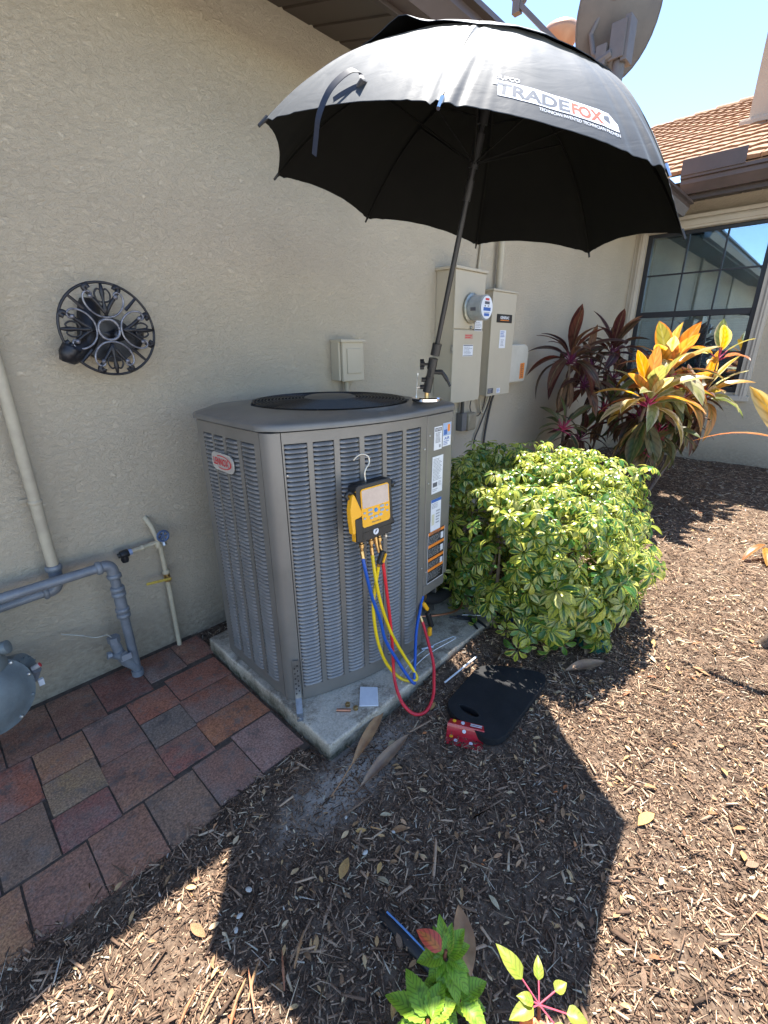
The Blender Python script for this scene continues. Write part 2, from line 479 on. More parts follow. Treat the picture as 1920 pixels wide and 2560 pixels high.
# ------------------------------------------------------------------ ground and setting
BR = [(.303, .452, -.266, -.405, 0), (.303, .446, -.412, -.556, 1), (.300, .441, -.562, -.705, 2), (.146, .297, -.50, -.718, 3), (.153, .298, -.272, -.496, 4),
      (.09, .238, -.03, -.266, 5), (.243, .41, -.03, -.250, 6), (.415, .563, -.03, -.212, 7), (.568, .695, -.03, -.203, 8), (.457, .672, -.24, -.394, 9),
      (.449, .668, -.40, -.545, 10), (.445, .668, -.552, -.69, 11), (.503, .664, -.70, -.905, 12), (.355, .498, -.72, -.912, 13), (.203, .35, -.728, -.93, 14),
      (.05, .197, -.73, -.93, 15), (-.006, .14, -.592, -.724, 16), (0, .145, -.442, -.586, 17), (.003, .148, -.283, -.436, 18), (-.115, -.003, -.283, -.497, 19),
      (-.135, -.012, -.503, -.724, 20), (-.1, .045, -.735, -.925, 21), (-.25, -.106, -.735, -.92, 22), (-.06, .085, -.03, -.277, 23), (-.21, -.066, -.03, -.277, 24),
      (-.27, -.12, -.283, -.497, 25), (-.28, -.141, -.503, -.724, 26), (-.36, -.216, -.03, -.277, 27), (-.42, -.276, -.283, -.497, 28)]


def gz(x, y):
    if x < .69 and y > -.95:
        k = min(1, max(0, (-.86 - y) / .09)) if x < .67 else 0
    else:
        k = 1
    if .64 < x < 1.78 and y > -1.07: k = min(k, max(0, (-1.0 - y) / (.1 if x < 1.1 else .035))) if y < -1.0 else (min(1, max(0, (x - 1.74) / .1)) if x > 1.7 else 0)
    h = .014 * noise.noise(V((x * 2.3, y * 2.3, 0))) + .008 * noise.noise(V((x * 7, y * 7, 3)))
    h += .035 * max(0, min(1, (x - 4.6) / 1.5))
    if .95 < x < 2.1 and y < -.9:
        h += .042 * min(1, (x - .95) / .4) * min(1, (2.1 - x) / .3) * math.exp(-((y + 1.045) / .06) ** 2)
    return k * (h + .012) - (1 - k) * .004


def frange(a, b, s):
    n = max(1, round((b - a) / s)); return [a + (b - a) * i / n for i in range(n + 1)]


xs = [-60, -25, -10, -4, -2] + frange(-1, 3, .05) + frange(3.1, 7, .15) + [9, 14, 30, 60]
ys = [-60, -25, -12, -7, -5] + frange(-4, -2.4, .1) + frange(-2.35, .1, .05) + [.5, 3, 12, 30, 60]
mb = MB()
mb.sheet([[(x, y, gz(x, y) if (-1 <= x <= 7 and -4 <= y <= .1) else 0) for y in ys] for x in xs])
g = mb.build('ground', GROUND, smooth=180)
g.data.flip_normals()
tag(g, kind='structure')

# added pale slab behind the camera, unseen, to bounce sunlight onto the walls
o = MB(); o.prism([(-14, -14), (9, -14), (9, -2.75), (-14, -2.75)], -.05, .03)
o = o.build('bounce_slab', mat('pale_bounce_concrete', (.52, .49, .43), .9, col2=(.44, .41, .36), ns=3, bs=60, bd=.003)); tag(o, kind='structure')

# pavers: each brick its own mesh
pave = thing('pavement', None, None, (.2, -.5, 0)); tag(pave, kind='structure')
JB = MB(); JB.box((-.6, -.93, -.05), (.674, .0, .0052))
JB.build('joint_sand', mat('joint_sand', (.11, .08, .06), .95, col2=(.055, .042, .032), ns=60, bs=200, bd=.003), pave)
bcols = [((.24, .095, .055), (.17, .06, .045)), ((.10, .095, .09), (.13, .11, .095)), ((.19, .065, .055), (.12, .075, .07)), ((.19, .11, .075), (.14, .075, .06)),
         ((.18, .105, .085), (.13, .075, .065)), ((.13, .07, .05), (.10, .05, .04)), ((.13, .05, .04), (.09, .04, .035)), ((.15, .075, .05), (.11, .055, .045)),
         ((.16, .06, .045), (.11, .045, .04)), ((.21, .085, .06), (.15, .06, .045)), ((.22, .09, .055), (.17, .065, .045)), ((.27, .12, .06), (.19, .08, .05)),
         ((.17, .105, .095), (.24, .17, .16)), ((.18, .10, .08), (.14, .09, .08)), ((.15, .11, .085), (.11, .085, .07)), ((.22, .12, .08), (.16, .09, .065)),
         ((.18, .06, .055), (.14, .07, .065)), ((.13, .12, .105), (.22, .16, .085)), ((.26, .16, .09), (.20, .10, .06)), ((.25, .09, .055), (.17, .06, .045))]
BRM = []


def paver_mat(name, ca, cb, seed):
    m, nt, p = nodes_of(name); N = nt.nodes; Lk = nt.links
    p.inputs['Roughness'].default_value = .9; p.inputs['Specular IOR Level'].default_value = .2
    tc = N.new('ShaderNodeTexCoord'); mp = N.new('ShaderNodeMapping'); mp.inputs['Location'].default_value = (seed * 3.7, seed * 1.3, 0)
    Lk.new(tc.outputs['Object'], mp.inputs[0])

    def nz(sc, det, rough=.6):
        n = N.new('ShaderNodeTexNoise'); n.inputs['Scale'].default_value = sc; n.inputs['Detail'].default_value = det; n.inputs['Roughness'].default_value = rough
        Lk.new(mp.outputs[0], n.inputs['Vector']); return n

    def ramp(src, p0, p1, c0, c1):
        r = N.new('ShaderNodeValToRGB'); r.color_ramp.elements[0].position = p0; r.color_ramp.elements[1].position = p1
        r.color_ramp.elements[0].color = (*c0, 1); r.color_ramp.elements[1].color = (*c1, 1); Lk.new(src, r.inputs[0]); return r

    def mix(f, a, b, mode='MIX', v=None):
        q = N.new('ShaderNodeMixRGB'); q.blend_type = mode
        if f is None: q.inputs[0].default_value = v
        else: Lk.new(f, q.inputs[0])
        Lk.new(a, q.inputs[1])
        if isinstance(b, tuple): q.inputs[2].default_value = (*b, 1)
        else: Lk.new(b, q.inputs[2])
        return q
    warm = lambda c: (c[0] * 1.45 + .075, c[1] * 1.3 + .043, c[2] * 1.1 + .032)
    base = ramp(nz(7, 8, .7).outputs[0], .36, .62, warm(ca), warm(cb))
    blotch = ramp(nz(4.5, 7, .7).outputs[0], .45, .62, (0, 0, 0), (.65, .65, .65))
    base = mix(blotch.outputs[0], base.outputs[0], ((.30, .17, .13), (.25, .20, .17), (.34, .20, .13))[seed % 3])
    sp = ramp(nz(170, 3, .6).outputs[0], .34, .70, (.55, .55, .55), (1.5, 1.45, 1.4))
    c = mix(None, base.outputs[0], sp.outputs[0], 'MULTIPLY', .9)
    dirt = ramp(nz(13, 9, .78).outputs[0], .53, .64, (0, 0, 0), (.8, .8, .8))
    c = mix(dirt.outputs[0], c.outputs[0], (.05, .038, .03))
    dust = ramp(nz(26, 9, .8).outputs[0], .50, .72, (0, 0, 0), (.6, .6, .6))
    c = mix(dust.outputs[0], c.outputs[0], (.30, .26, .23))
    Lk.new(c.outputs[0], p.inputs['Base Color'])
    ad = N.new('ShaderNodeMath'); ad.operation = 'ADD'; Lk.new(nz(240, 4, .6).outputs[0], ad.inputs[0]); Lk.new(nz(35, 6).outputs[0], ad.inputs[1])
    b = N.new('ShaderNodeBump'); b.inputs['Distance'].default_value = .0028; b.inputs['Strength'].default_value = .9
    Lk.new(ad.outputs[0], b.inputs['Height']); Lk.new(b.outputs[0], p.inputs['Normal'])
    return m


for i, (a, b) in enumerate(bcols):
    mm = paver_mat('paver_%d' % i, a, b, i)
    BRM.append(mm)
cidx = {0: 0, 1: 1, 2: 2, 3: 3, 4: 4, 5: 5, 6: 6, 7: 7, 8: 8, 9: 9, 10: 10, 11: 11, 12: 12, 13: 13, 14: 14, 15: 15, 16: 16, 17: 17, 18: 18, 19: 19, 20: 14, 21: 15, 22: 18, 23: 5, 24: 7, 25: 19, 26: 16, 27: 5, 28: 3}
for (x0, x1, y0, y1, k) in BR:
    t = .0108 + rnd.uniform(-.0010, .0018)
    b = MB(); g_ = -.0002
    n = 6; P = []
    # top grid with worn wavy edge
    def jit(x, y): return (noise.noise(V((x * 30, y * 30, k))) * .0015, noise.noise(V((x * 30, y * 30, k + 9))) * .0015)
    top = []
    for i in range(n + 1):
        row = []
        for j in range(n + 1):
            u = i / n; v = j / n
            x = x0 + g_ + (x1 - x0 - 2 * g_) * u; y = y0 - g_ + (y1 - y0 + 2 * g_) * v
            dx, dy = jit(x, y)
            e = min(u, 1 - u, v, 1 - v)
            z = t + noise.noise(V((x * 14, y * 14, 1))) * .0010 - (.0022 if e == 0 else 0)
            row.append((x + dx, y + dy, z))
        top.append(row)
    b.sheet(top)
    ring = [top[i][0] for i in range(n)] + [top[n][j] for j in range(n)] + [top[i][n] for i in range(n, 0, -1)] + [top[0][j] for j in range(n, 0, -1)]
    m0 = len(ring)
    b.add([q for q in ring] + [(q[0], q[1], -.03) for q in ring], [(i, (i + 1) % m0, m0 + (i + 1) % m0, m0 + i) for i in range(m0)])
    b.build('brick', BRM[cidx[k]], pave, smooth=50, recalc=True)

# ------------------------------------------------------------------ the house (L-shaped)
house = thing('stucco_house', 'beige stucco house with two walls meeting at a corner, brown eaves and tan tiled roof', 'house', (3, 0, 0))
XB = 6.15
# wall A : slab with nothing cut
MB().box((-6, 0, -.05), (XB + .25, .22, 2.72)).build('wall', STUCCO, house)
# wall B with window opening
WY0, WY1, WZ0, WZ1 = -1.235, -.105, .80, 2.42
b = MB()
b.box((XB, -.105, -.05), (XB + .22, -.0, 2.86)); b.box((XB, -7, -.05), (XB + .22, WY0, 2.86))
b.box((XB, WY0, -.05), (XB + .22, WY1, WZ0)); b.box((XB, WY0, WZ1), (XB + .22, WY1, 2.86))
b.build('wall', STUCCO, house)
# window trim: raised moulded band each side and above
tr = MB()
for (a, c) in ((-.105, -.002), (-1.335, WY0)):
    w = c - a; tr = MB()
    for (o, ww, d) in ((0, w, .03), (.012, w - .05, .045), (.02, .012, .052), (.045, .010, .052)):
        tr.box((XB - d, a + o, .74), (XB - .001 if d == .03 else XB - .03 + .0005, a + o + ww, 2.42))
    tr.build('window_trim', TRIM, house, bevel=.003)
tr = MB()
tr.box((XB - .03, -1.36, 2.42), (XB - .001, -.002, 2.50)); tr.box((XB - .048, -1.36, 2.44), (XB - .0295, -.002, 2.485)); tr.box((XB - .07, -1.38, 2.50), (XB - .001, -.002, 2.535))
tr.build('window_header', TRIM, house, bevel=.004)
MB().box((XB - .05, -1.36, .72), (XB + .06, -.05, .775)).build('window_sill', TRIM, house, bevel=.005)
MB().box((XB - .0015, -1.235, .8), (XB + .10, -.105, .801)).build('window_reveal', TRIM, house)
win = MB()
fx0, fx1 = XB + .05, XB + .11
for lo, hi in (((fx0, -1.235, .80), (fx1, -1.185, 2.42)), ((fx0, -.155, .80), (fx1, -.105, 2.42)), ((fx0, -1.185, 2.385), (fx1, -.155, 2.42)), ((fx0, -1.185, .80), (fx1, -.155, .85)), ((fx0 - .01, -1.185, 1.575), (fx1, -.155, 1.635))):
    win.box(lo, hi)
winf = win.build('window', FRAMEM, house, bevel=.003)


def glass():
    m, nt, p = nodes_of('window_glass'); N = nt.nodes; Lk = nt.links
    t = N.new('ShaderNodeBsdfTransparent'); t.inputs[0].default_value = (.72, .84, .88, 1)
    g = N.new('ShaderNodeBsdfGlossy'); g.inputs['Roughness'].default_value = .01; g.inputs[0].default_value = (.72, .88, 1, 1)
    f = N.new('ShaderNodeFresnel'); f.inputs[0].default_value = 1.5
    a = N.new('ShaderNodeMath'); a.operation = 'MULTIPLY_ADD'; a.inputs[1].default_value = 1.3; a.inputs[2].default_value = .30
    Lk.new(f.outputs[0], a.inputs[0])
    s = N.new('ShaderNodeMixShader'); Lk.new(a.outputs[0], s.inputs[0]); Lk.new(t.outputs[0], s.inputs[1]); Lk.new(g.outputs[0], s.inputs[2])
    Lk.new(s.outputs[0], N['Material Output'].inputs[0]); return m


GL = glass()
for z0, z1 in ((.85, 1.575), (1.635, 2.385)):
    MB().box((fx0 + .022, -1.185, z0), (fx0 + .028, -.155, z1)).build('pane', GL, winf)
for yy in (-.498, -.842):
    MB().box((fx0 + .012, yy - .008, 1.635), (fx0 + .021, yy + .008, 2.385)).build('muntin', FRAMEM, winf)
    MB().box((fx0 + .012, yy - .008, .85), (fx0 + .021, yy + .008, 1.575)).build('muntin', FRAMEM, winf)
for zz in (2.01, 1.21):
    MB().box((fx0 + .0115, -1.185, zz - .008), (fx0 + .0205, -.155, zz + .008)).build('muntin', FRAMEM, winf)
# blinds: joined stack of slats (too fine to tell apart)
bl = MB()
z = 2.38
while z > .87:
    if z > 1.60 or z < 1.55:
        bl.add([(XB + .16, -1.18, z), (XB + .16, -.16, z), (XB + .18, -.16, z - .022), (XB + .18, -1.18, z - .022)], [(0, 1, 2, 3)])
    z -= .024
o = bl.build('blind', BLIND, winf)
tag(o, kind='stuff')
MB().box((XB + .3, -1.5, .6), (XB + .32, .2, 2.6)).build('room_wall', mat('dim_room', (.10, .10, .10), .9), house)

# eave A : sloping ribbed soffit panels, fascia, gutter
YE = -.48
sl = (2.43 - 2.563) / .48


def zsof(y): return 2.563 + sl * (-y)


x = -2.0
while x < 5.7:
    b = MB()
    w = .30
    P = []
    for (dx, dz) in ((0, .006), (.008, .006), (.012, 0), (.14, 0), (.146, .007), (.154, .007), (.16, 0), (w - .012, 0), (w - .008, .006), (w, .006)):
        P.append([(x + dx, 0, zsof(0) + dz), (x + dx, YE, zsof(YE) + dz)])
    b.sheet(P); b.sheet([[(q[0], q[1], q[2] + .02) for q in r_] for r_ in P])
    b.build('soffit_panel', SOFFIT, house)
    x += w
MB().box((-6, YE - .02, 2.415), (5.62, YE, 2.56)).build('fascia', SOFFIT, house, bevel=.002)


def gutter(name, path0, path1, out, mat_, prof):
    """K-style gutter; prof list of (out, z)"""
    b = MB()
    o = V(out)
    P = []
    for q in (V(path0), V(path1)):
        P.append([q + o * a + V((0, 0, h)) for a, h in prof])
    b.sheet(P)
    return b


gp = [(0, .115), (.0, .0), (.055, .0), (.062, .012), (.085, .05), (.092, .06), (.092, .088), (.12, .092), (.12, .112), (.108, .112), (.108, .104)]
gutter('gutter', (-6, YE - .021, 2.43), (5.60, YE - .021, 2.43), (0, -1, 0), GUTTER, gp).build('gutter', GUTTER, house)
# roof A plane (mostly out of sight above the gutter)
b = MB(); b.add([(-6, YE - .06, 2.57), (5.55, YE - .06, 2.57), (11.5, 6, 5.3), (-6, 6, 5.3), (-6, YE - .06, 2.55), (5.55, YE - .06, 2.55), (11.5, 6, 5.28), (-6, 6, 5.28)], [(0, 1, 2, 3), (7, 6, 5, 4), (0, 4, 5, 1)])
TILE = mat('tan_roof_tile', (.34, .185, .09), .85, col2=(.24, .125, .065), ns=3, nd=8, bs=50, bd=.004)
b.build('roof_deck', TILE, house)

# eave B
XE = 5.62
b = MB()
y = -.5
for i in range(20):
    y0 = .0 - i * .30
    b = MB(); P = []
    for (dy, dz) in ((0, .006), (.008, .006), (.012, 0), (.14, 0), (.146, .007), (.154, .007), (.16, 0), (.288, 0), (.292, .006), (.30, .006)):
        P.append([(XB, y0 - dy, 2.66 + dz), (XE, y0 - dy, 2.57 + dz)])
    b.sheet(P)
    b.build('soffit_panel', SOFFIT, house)
MB().box((XE - .02, -6, 2.56), (XE, -.5, 2.72)).build('fascia', SOFFIT, house, bevel=.002)
gutter('gutter', (XE - .021, -6, 2.60), (XE - .021, -.50, 2.60), (-1, 0, 0), GUTTER, [(a, h * 1.25) for a, h in gp]).build('gutter', GUTTER, house)
MB().box((XE - .155, -.98, 2.735), (XE - .147, -.50, 2.86)).build('splash_guard', GUTTER, house, bevel=.002)
# roof B : tiles row by row
rise = (4.72 - 2.78) / (10 - 5.55)
ang = math.atan(rise)
tl = MB()
tl.box((0, -.15, 0), (.30, .15, .022)); tile_me = None
tp = [(-.149, 0), (-.145, .028), (-.06, .034), (0, .026), (.06, .034), (.145, .028), (.149, 0)]
tb = MB()
tb.add([(0, a, h) for a, h in tp] + [(.30, a, h * .7 - .012) for a, h in tp], [(i, i + 1, 7 + i + 1, 7 + i) for i in range(6)] + [tuple(range(7))[::-1]])
tile_me = tb.mesh('roof_tile', TILE)
rows = 20
for r_ in range(rows):
    s = 5.50 + r_ * (10 - 5.5) / rows
    for c in range(11):
        y = -.02 - (c - 4) * .30 + (r_ % 2) * .15
        if y > .3 + (s - 5.5) * .35 or y < -1.9: continue
        if y < -.75 and s > 7.9: continue
        M = Matrix.Translation((s, y, 2.76 + (s - 5.5) * rise + rnd.uniform(0, .006))) @ Matrix.Rotation(-ang, 4, 'Y') @ Matrix.Rotation(rnd.uniform(-.012, .012), 4, 'Z')
        link('roof_tile', tile_me, house, M)
b = MB(); b.add([(5.5, 1.5, 2.75), (5.5, -6, 2.75), (10, -6, 2.75 + 4.5 * rise - .02), (10, 4.6, 2.75 + 4.5 * rise - .02)], [(0, 1, 2, 3)])
b.build('roof_deck', TILE, house)
rb = MB()
pr_ = [(math.cos(a) * .11, math.sin(a) * .085) for a in [PI * i / 6 for i in range(7)]]
rb.add([(a, 0, h) for a, h in pr_] + [(a * .82, -.33, h * .82) for a, h in pr_], [(i, 7 + i, 8 + i, i + 1) for i in range(6)] + [tuple(range(7))])
rme = rb.mesh('ridge_tile', TILE, smooth=40)
for i in range(9):
    link('ridge_tile', rme, house, Matrix.Translation((10, 1.5 - i * .29, 4.66 + i * .006)))
# chimney stack on roof B with its flared base and eave
ch = MB()
ch.prism([(7.4, -.58), (9.0, -.58), (9.0, -2.6), (7.4, -2.6)], 3.45, 4.62)
ch.build('chimney', mat('stucco_upper', (.46, .37, .28), .9, col2=(.42, .33, .25), ns=3, bs=60, bd=.004), house)
ch = MB(); ch.prism([(7.34, -.50), (9.05, -.50), (9.05, -2.65), (7.34, -2.65)], 3.35, 3.66)
ch.build('chimney_base', mat('stucco_upper', (.5, .4, .3)), house, bevel=.03)
MB().box((6.98, -2.9, 4.28), (9.3, -.74, 4.40)).build('chimney_eave', SOFFIT, house)

# ------------------------------------------------------------------ satellite dish and roof vent
dish = thing('satellite_dish', 'grey satellite dish seen from behind on a mast above the umbrella', 'satellite dish', (4.0, -.35, 2.62))
DG = mat('dish_grey', (.105, .10, .095), .6, col2=(.085, .082, .08), ns=8, bs=200, bd=.0006)
MG = mat('mast_paint', (.12, .115, .115), .55, .1)
dn = V((.62, .62, .42)).normalized()          # the dish looks away from the camera
dc = V((4.06, -.33, 3.42))
a_ = V((-.55, .75, 0)); a_ = (a_ - dn * a_.dot(dn)).normalized(); b_ = dn.cross(a_)
b = MB(); P = []
for i in range(9):
    r_ = i / 8; row = []
    for k in range(37):
        an = 2 * PI * k / 36
        row.append(dc + (a_ * math.cos(an) * .28 + b_ * math.sin(an) * .38) * r_ + dn * (.065 * r_ * r_))
    P.append(row)
b.sheet(P); b.sheet([[q + dn * .006 for q in row] for row in P])
b.build('reflector', DG, dish, smooth=60)
b = MB(); b.tube([q + dn * .003 for q in P[-1]], .007, 6); b.build('rim', DG, dish, smooth=60)
MB().tube([(4.0, -.35, 2.62), (4.02, -.37, 3.26)], .042, 14).build('mast', MG, dish, smooth=50)
b = MB(); b.tube([(4.01, -.36, 2.98), (4.01, -.36, 3.0)], .047, 14); b.build('mast_band', STEEL, dish, smooth=50)
b = MB()
b.box((3.96, -.43, 3.10), (4.08, -.39, 3.34)); b.box((3.95, -.41, 3.12), (3.97, -.31, 3.32))
b.tube([(3.99, -.30, 3.12), (3.97, -.20, 3.20), (3.98, -.16, 3.32), (4.0, -.22, 3.45), (4.0, -.34, 3.50)], .018, 8)
b.tube([(3.96, -.33, 3.16), (3.95, -.24, 3.13)], .03, 8)
b.box((3.93, -.30, 3.10), (3.99, -.23, 3.22))
b.build('mount_bracket', MG, dish, bevel=.004)
b = MB(); b.tube([(3.98, -.10, 3.17), (3.96, .48, 3.76)], .022, 4); b.build('feed_arm', MG, dish)
b = MB(); b.tube([(3.98, -.10, 3.17), (4.0, -.20, 3.12), (3.99, -.30, 3.10)], .018, 6); b.build('feed_arm_root', MG, dish)
b = MB(); b.lathe([(.03, 0), (.045, .02), (.045, .07), (.03, .09)], (3.96, .44, 3.70), (.5, -.3, .6), 16); b.box((3.94, .40, 3.64), (3.99, .46, 3.72)); b.build('receiver', MG, dish, smooth=40)
b = MB(); b.tube(cat_spline([(3.98, -.12, 3.13), (3.97, -.22, 3.09), (3.98, -.30, 3.05), (3.99, -.31, 2.85), (3.99, -.32, 2.66)]), .004, 6); b.build('cable', BLACK, dish)
vent = thing('roof_vent', 'coppery flared vent pipe on the roof behind the dish arm', 'vent', (5.0, .58, 2.98))
b = MB(); b.lathe([(.075, 0), (.075, .78), (.08, .80), (.06, .82)], (5, .58, 2.98), (0, 0, 1), 20)
b.build('pipe', mat('vent_tan', (.42, .24, .15), .45, .3, col2=(.36, .2, .12), ns=5), vent, smooth=40)
b = MB(); b.lathe([(.065, 0), (.12, .05), (.165, .13), (.165, .15), (.14, .19), (.06, .215)], (5, .58, 3.80), (0, 0, 1), 28)
b.build('cowl', MATS['vent_tan'], vent, smooth=50)

# ------------------------------------------------------------------ concrete pad
pad = thing('concrete_pad', 'square concrete slab under the grey air conditioner', 'slab', (1.2, -.6, 0))
b = MB()
rp = random.Random(3)
def padpt(x, y): return (x + noise.noise(V((x * 9, y * 9, 2))) * .006, y + noise.noise(V((x * 9, y * 9, 5))) * .006)
pp = []
for a, c, n in (((.683, -1.03), (1.74, -1.035), 24), ((1.74, -1.035), (1.74, -.17), 20), ((1.74, -.17), (.686, -.18), 24), ((.686, -.18), (.683, -1.03), 20)):
    for i in range(n):
        t = i / n; pp.append(padpt(a[0] + (c[0] - a[0]) * t, a[1] + (c[1] - a[1]) * t))
b.prism(pp, -.05, .07)
b.build('slab', CONC, pad, bevel=.006)

# ------------------------------------------------------------------ condenser unit
ac = thing('air_conditioner', 'large grey outdoor air conditioner with louvred bowed sides on concrete slab', 'air conditioner', (1.13, -.53, .075))


def yF(x): return -.915 + .5 * (x - 1.22) ** 2


def offset_poly(poly, d):
    n = len(poly); out = []
    for i in range(n):
        p0 = V((*poly[i - 1], 0)); p1 = V((*poly[i], 0)); p2 = V((*poly[(i + 1) % n], 0))
        n1 = (p1 - p0).normalized(); n2 = (p2 - p1).normalized()
        t = (n1 + n2).normalized(); nn = V((t.y, -t.x, 0))
        out.append((p1.x + nn.x * d, p1.y + nn.y * d))
    return out


def xL(y): return .703 + .07 * (y + .58) ** 2 * 1.2


front = [(x, yF(x)) for x in frange(.745, 1.30, .05)]
ctl = [(1.47, -.902), (1.512, -.868)]
left = [(xL(y), y) for y in frange(-.34, -.752, .06)]
left = [(xL(-.34 - .412 * i / 8), -.34 - .412 * i / 8) for i in range(9)]
back = [(1.545, -.80), (1.555, -.34), (1.40, -.19), (.86, -.19)]
outline = left + front + ctl + back          # counter-clockwise seen from above
inner = offset_poly(outline, -.012)
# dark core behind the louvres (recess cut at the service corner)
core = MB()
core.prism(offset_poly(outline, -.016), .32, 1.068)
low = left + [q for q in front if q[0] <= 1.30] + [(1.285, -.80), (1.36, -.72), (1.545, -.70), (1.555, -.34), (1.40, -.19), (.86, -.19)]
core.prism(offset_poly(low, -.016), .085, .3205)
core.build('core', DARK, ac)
# base pan
b = MB(); b.prism(offset_poly(low, -.004), .072, .10); b.build('base_pan', CONDM, ac, bevel=.002)


def curve_panel(pts, z0, z1, d0=0, d1=-.010):
    o = MB()
    for (a, c) in zip(pts[:-1], pts[1:]): pass
    P0 = [(q[0], q[1]) for q in pts]
    # outward normal for an open polyline
    out = []
    for i, q in enumerate(P0):
        t = V((P0[min(i + 1, len(P0) - 1)][0] - P0[max(i - 1, 0)][0], P0[min(i + 1, len(P0) - 1)][1] - P0[max(i - 1, 0)][1], 0)).normalized()
        out.append(V((t.y, -t.x, 0)))
    vs_ = []
    for q, nn in zip(P0, out):
        for d, z in ((d0, z0), (d0, z1), (d1, z1), (d1, z0)):
            vs_.append((q[0] + nn.x * d, q[1] + nn.y * d, z))
    fs = []
    for i in range(len(P0) - 1):
        for k in range(4):
            fs.append((i * 4 + k, i * 4 + (k + 1) % 4, (i + 1) * 4 + (k + 1) % 4, (i + 1) * 4 + k))
    fs.append((3, 2, 1, 0)); n = (len(P0) - 1) * 4; fs.append((n, n + 1, n + 2, n + 3))
    o.add(vs_, fs)
    return o


def merge(mbs):
    r = MB()
    for q in mbs: r.add(q.v, q.f)
    return r


FC = [(.752, .817), (.833, .898), (.916, .984), (1.002, 1.073), (1.091, 1.165), (1.183, 1.262)]
ZT, ZB = 1.026, .133
xsF = lambda a, c: [(x, yF(x)) for x in frange(a, c, .03)]
fr_ = [curve_panel(xsF(.747, 1.298), ZT, 1.060), curve_panel(xsF(.747, 1.298), .085, ZB)]
edges = [.747] + [v for c in FC for v in c] + [1.298]
for i in range(0, len(edges), 2): fr_.append(curve_panel(xsF(edges[i], edges[i + 1]), ZB, ZT))
merge(fr_).build('front_panel', CONDM, ac)
LC = [(-.386, -.450), (-.463, -.528), (-.545, -.620), (-.640, -.718)]
ysL = lambda a, c: [(xL(a + (c - a) * i / 6), a + (c - a) * i / 6) for i in range(7)]
fl = [curve_panel(ysL(-.341, -.748), ZT - .004, 1.060), curve_panel(ysL(-.341, -.748), .085, ZB)]
edges = [-.341] + [v for c in LC for v in c] + [-.748]
for i in range(0, len(edges), 2): fl.append(curve_panel(ysL(edges[i], edges[i + 1]), ZB, ZT - .004))
merge(fl).build('side_panel', CONDM, ac)
# rounded corner post between them
cp = [(xL(-.752), -.752), (.707, -.772), (.717, -.787), (.732, -.797), (.7445, yF(.745))]
curve_panel(cp, .085, 1.060, .001, -.012).build('corner_post', CONDM, ac, smooth=60)
# control box panel
b = MB()
cpoly = [(1.301, yF(1.301) - .001), (1.47, -.903), (1.500, -.885), (1.512, -.865), (1.50, -.85), (1.301, -.85)]
b.prism(cpoly, .36, 1.060)
b2 = [(1.301, -.9145), (1.455, -.904), (1.455, -.86), (1.301, -.86)]
b.prism(b2, .312, .3605)
b.build('control_panel', CONDM, ac, bevel=.004)
curve_panel(back[:1] + [(1.555, -.34), (1.40, -.19), (.86, -.19), (.712, -.34)], .085, 1.06, 0, -.01).build('back_panel', CONDM, ac)
# louvre blades : first 300 of the front as separate parts, the rest joined
bw = .0146; NR = 61


def blade(w):
    b = MB(); P = []
    n = 6
    for (o_, z) in ((-.0085, .0098), (-.003, .0084), (.0025, .0050), (.0045, .0012), (.0030, -.0010)):
        row = []
        for i in range(n + 1):
            u = i / n
            e = min(u, 1 - u) * n
            o2 = o_ if 0 < i < n else -.006
            row.append(((u - .5) * w, -o2, z if 0 < i < n else min(z, .008)))
        P.append(row)
    b.sheet(P); return b


rest = MB()
for (a, c) in FC:
    w = c - a; x = (a + c) / 2
    me = blade(math.hypot(w, yF(c) - yF(a)) + .002).mesh('louvre', LOUV, smooth=60)
    me.flip_normals()
    yaw = math.atan2(yF(c) - yF(a), w)
    mid = (yF(a) + yF(c)) / 2
    for r_ in range(NR):
        z = ZT - bw * (r_ + 1) + .001
        M = Matrix.Translation((x, mid - .0015, z)) @ Matrix.Rotation(yaw, 4, 'Z')
        if r_ < 50: link('louvre', me, ac, M)
        else: rest.add([M @ V(v.co) for v in me.vertices], [tuple(q.vertices) for q in me.polygons])
for (a, c) in LC:
    w = abs(c - a) + .002; y = (a + c) / 2
    mbq = blade(w)
    for r_ in range(NR):
        z = ZT - .004 - bw * (r_ + 1) + .001
        M = Matrix.Translation((xL(y) - .0005, y, z)) @ Matrix.Rotation(-PI / 2, 4, 'Z')
        rest.add([M @ V(v) for v in mbq.v], [f[::-1] for f in mbq.f])
o = rest.build('louvre_rows', LOUV, ac, smooth=60); o['kind'] = 'stuff'
# top cap with fan opening
capo = offset_poly(outline, .009); capi = offset_poly(outline, .006)
fc = V((1.150, -.552)); FR = .298
b = MB()
n = len(capo)
def lerp2(p, q, t): return (p[0] + (q[0] - p[0]) * t, p[1] + (q[1] - p[1]) * t)
rings = []
def circ_for(p, r):
    d = V((p[0] - fc.x, p[1] - fc.y)).normalized(); return (fc.x + d.x * r, fc.y + d.y * r)
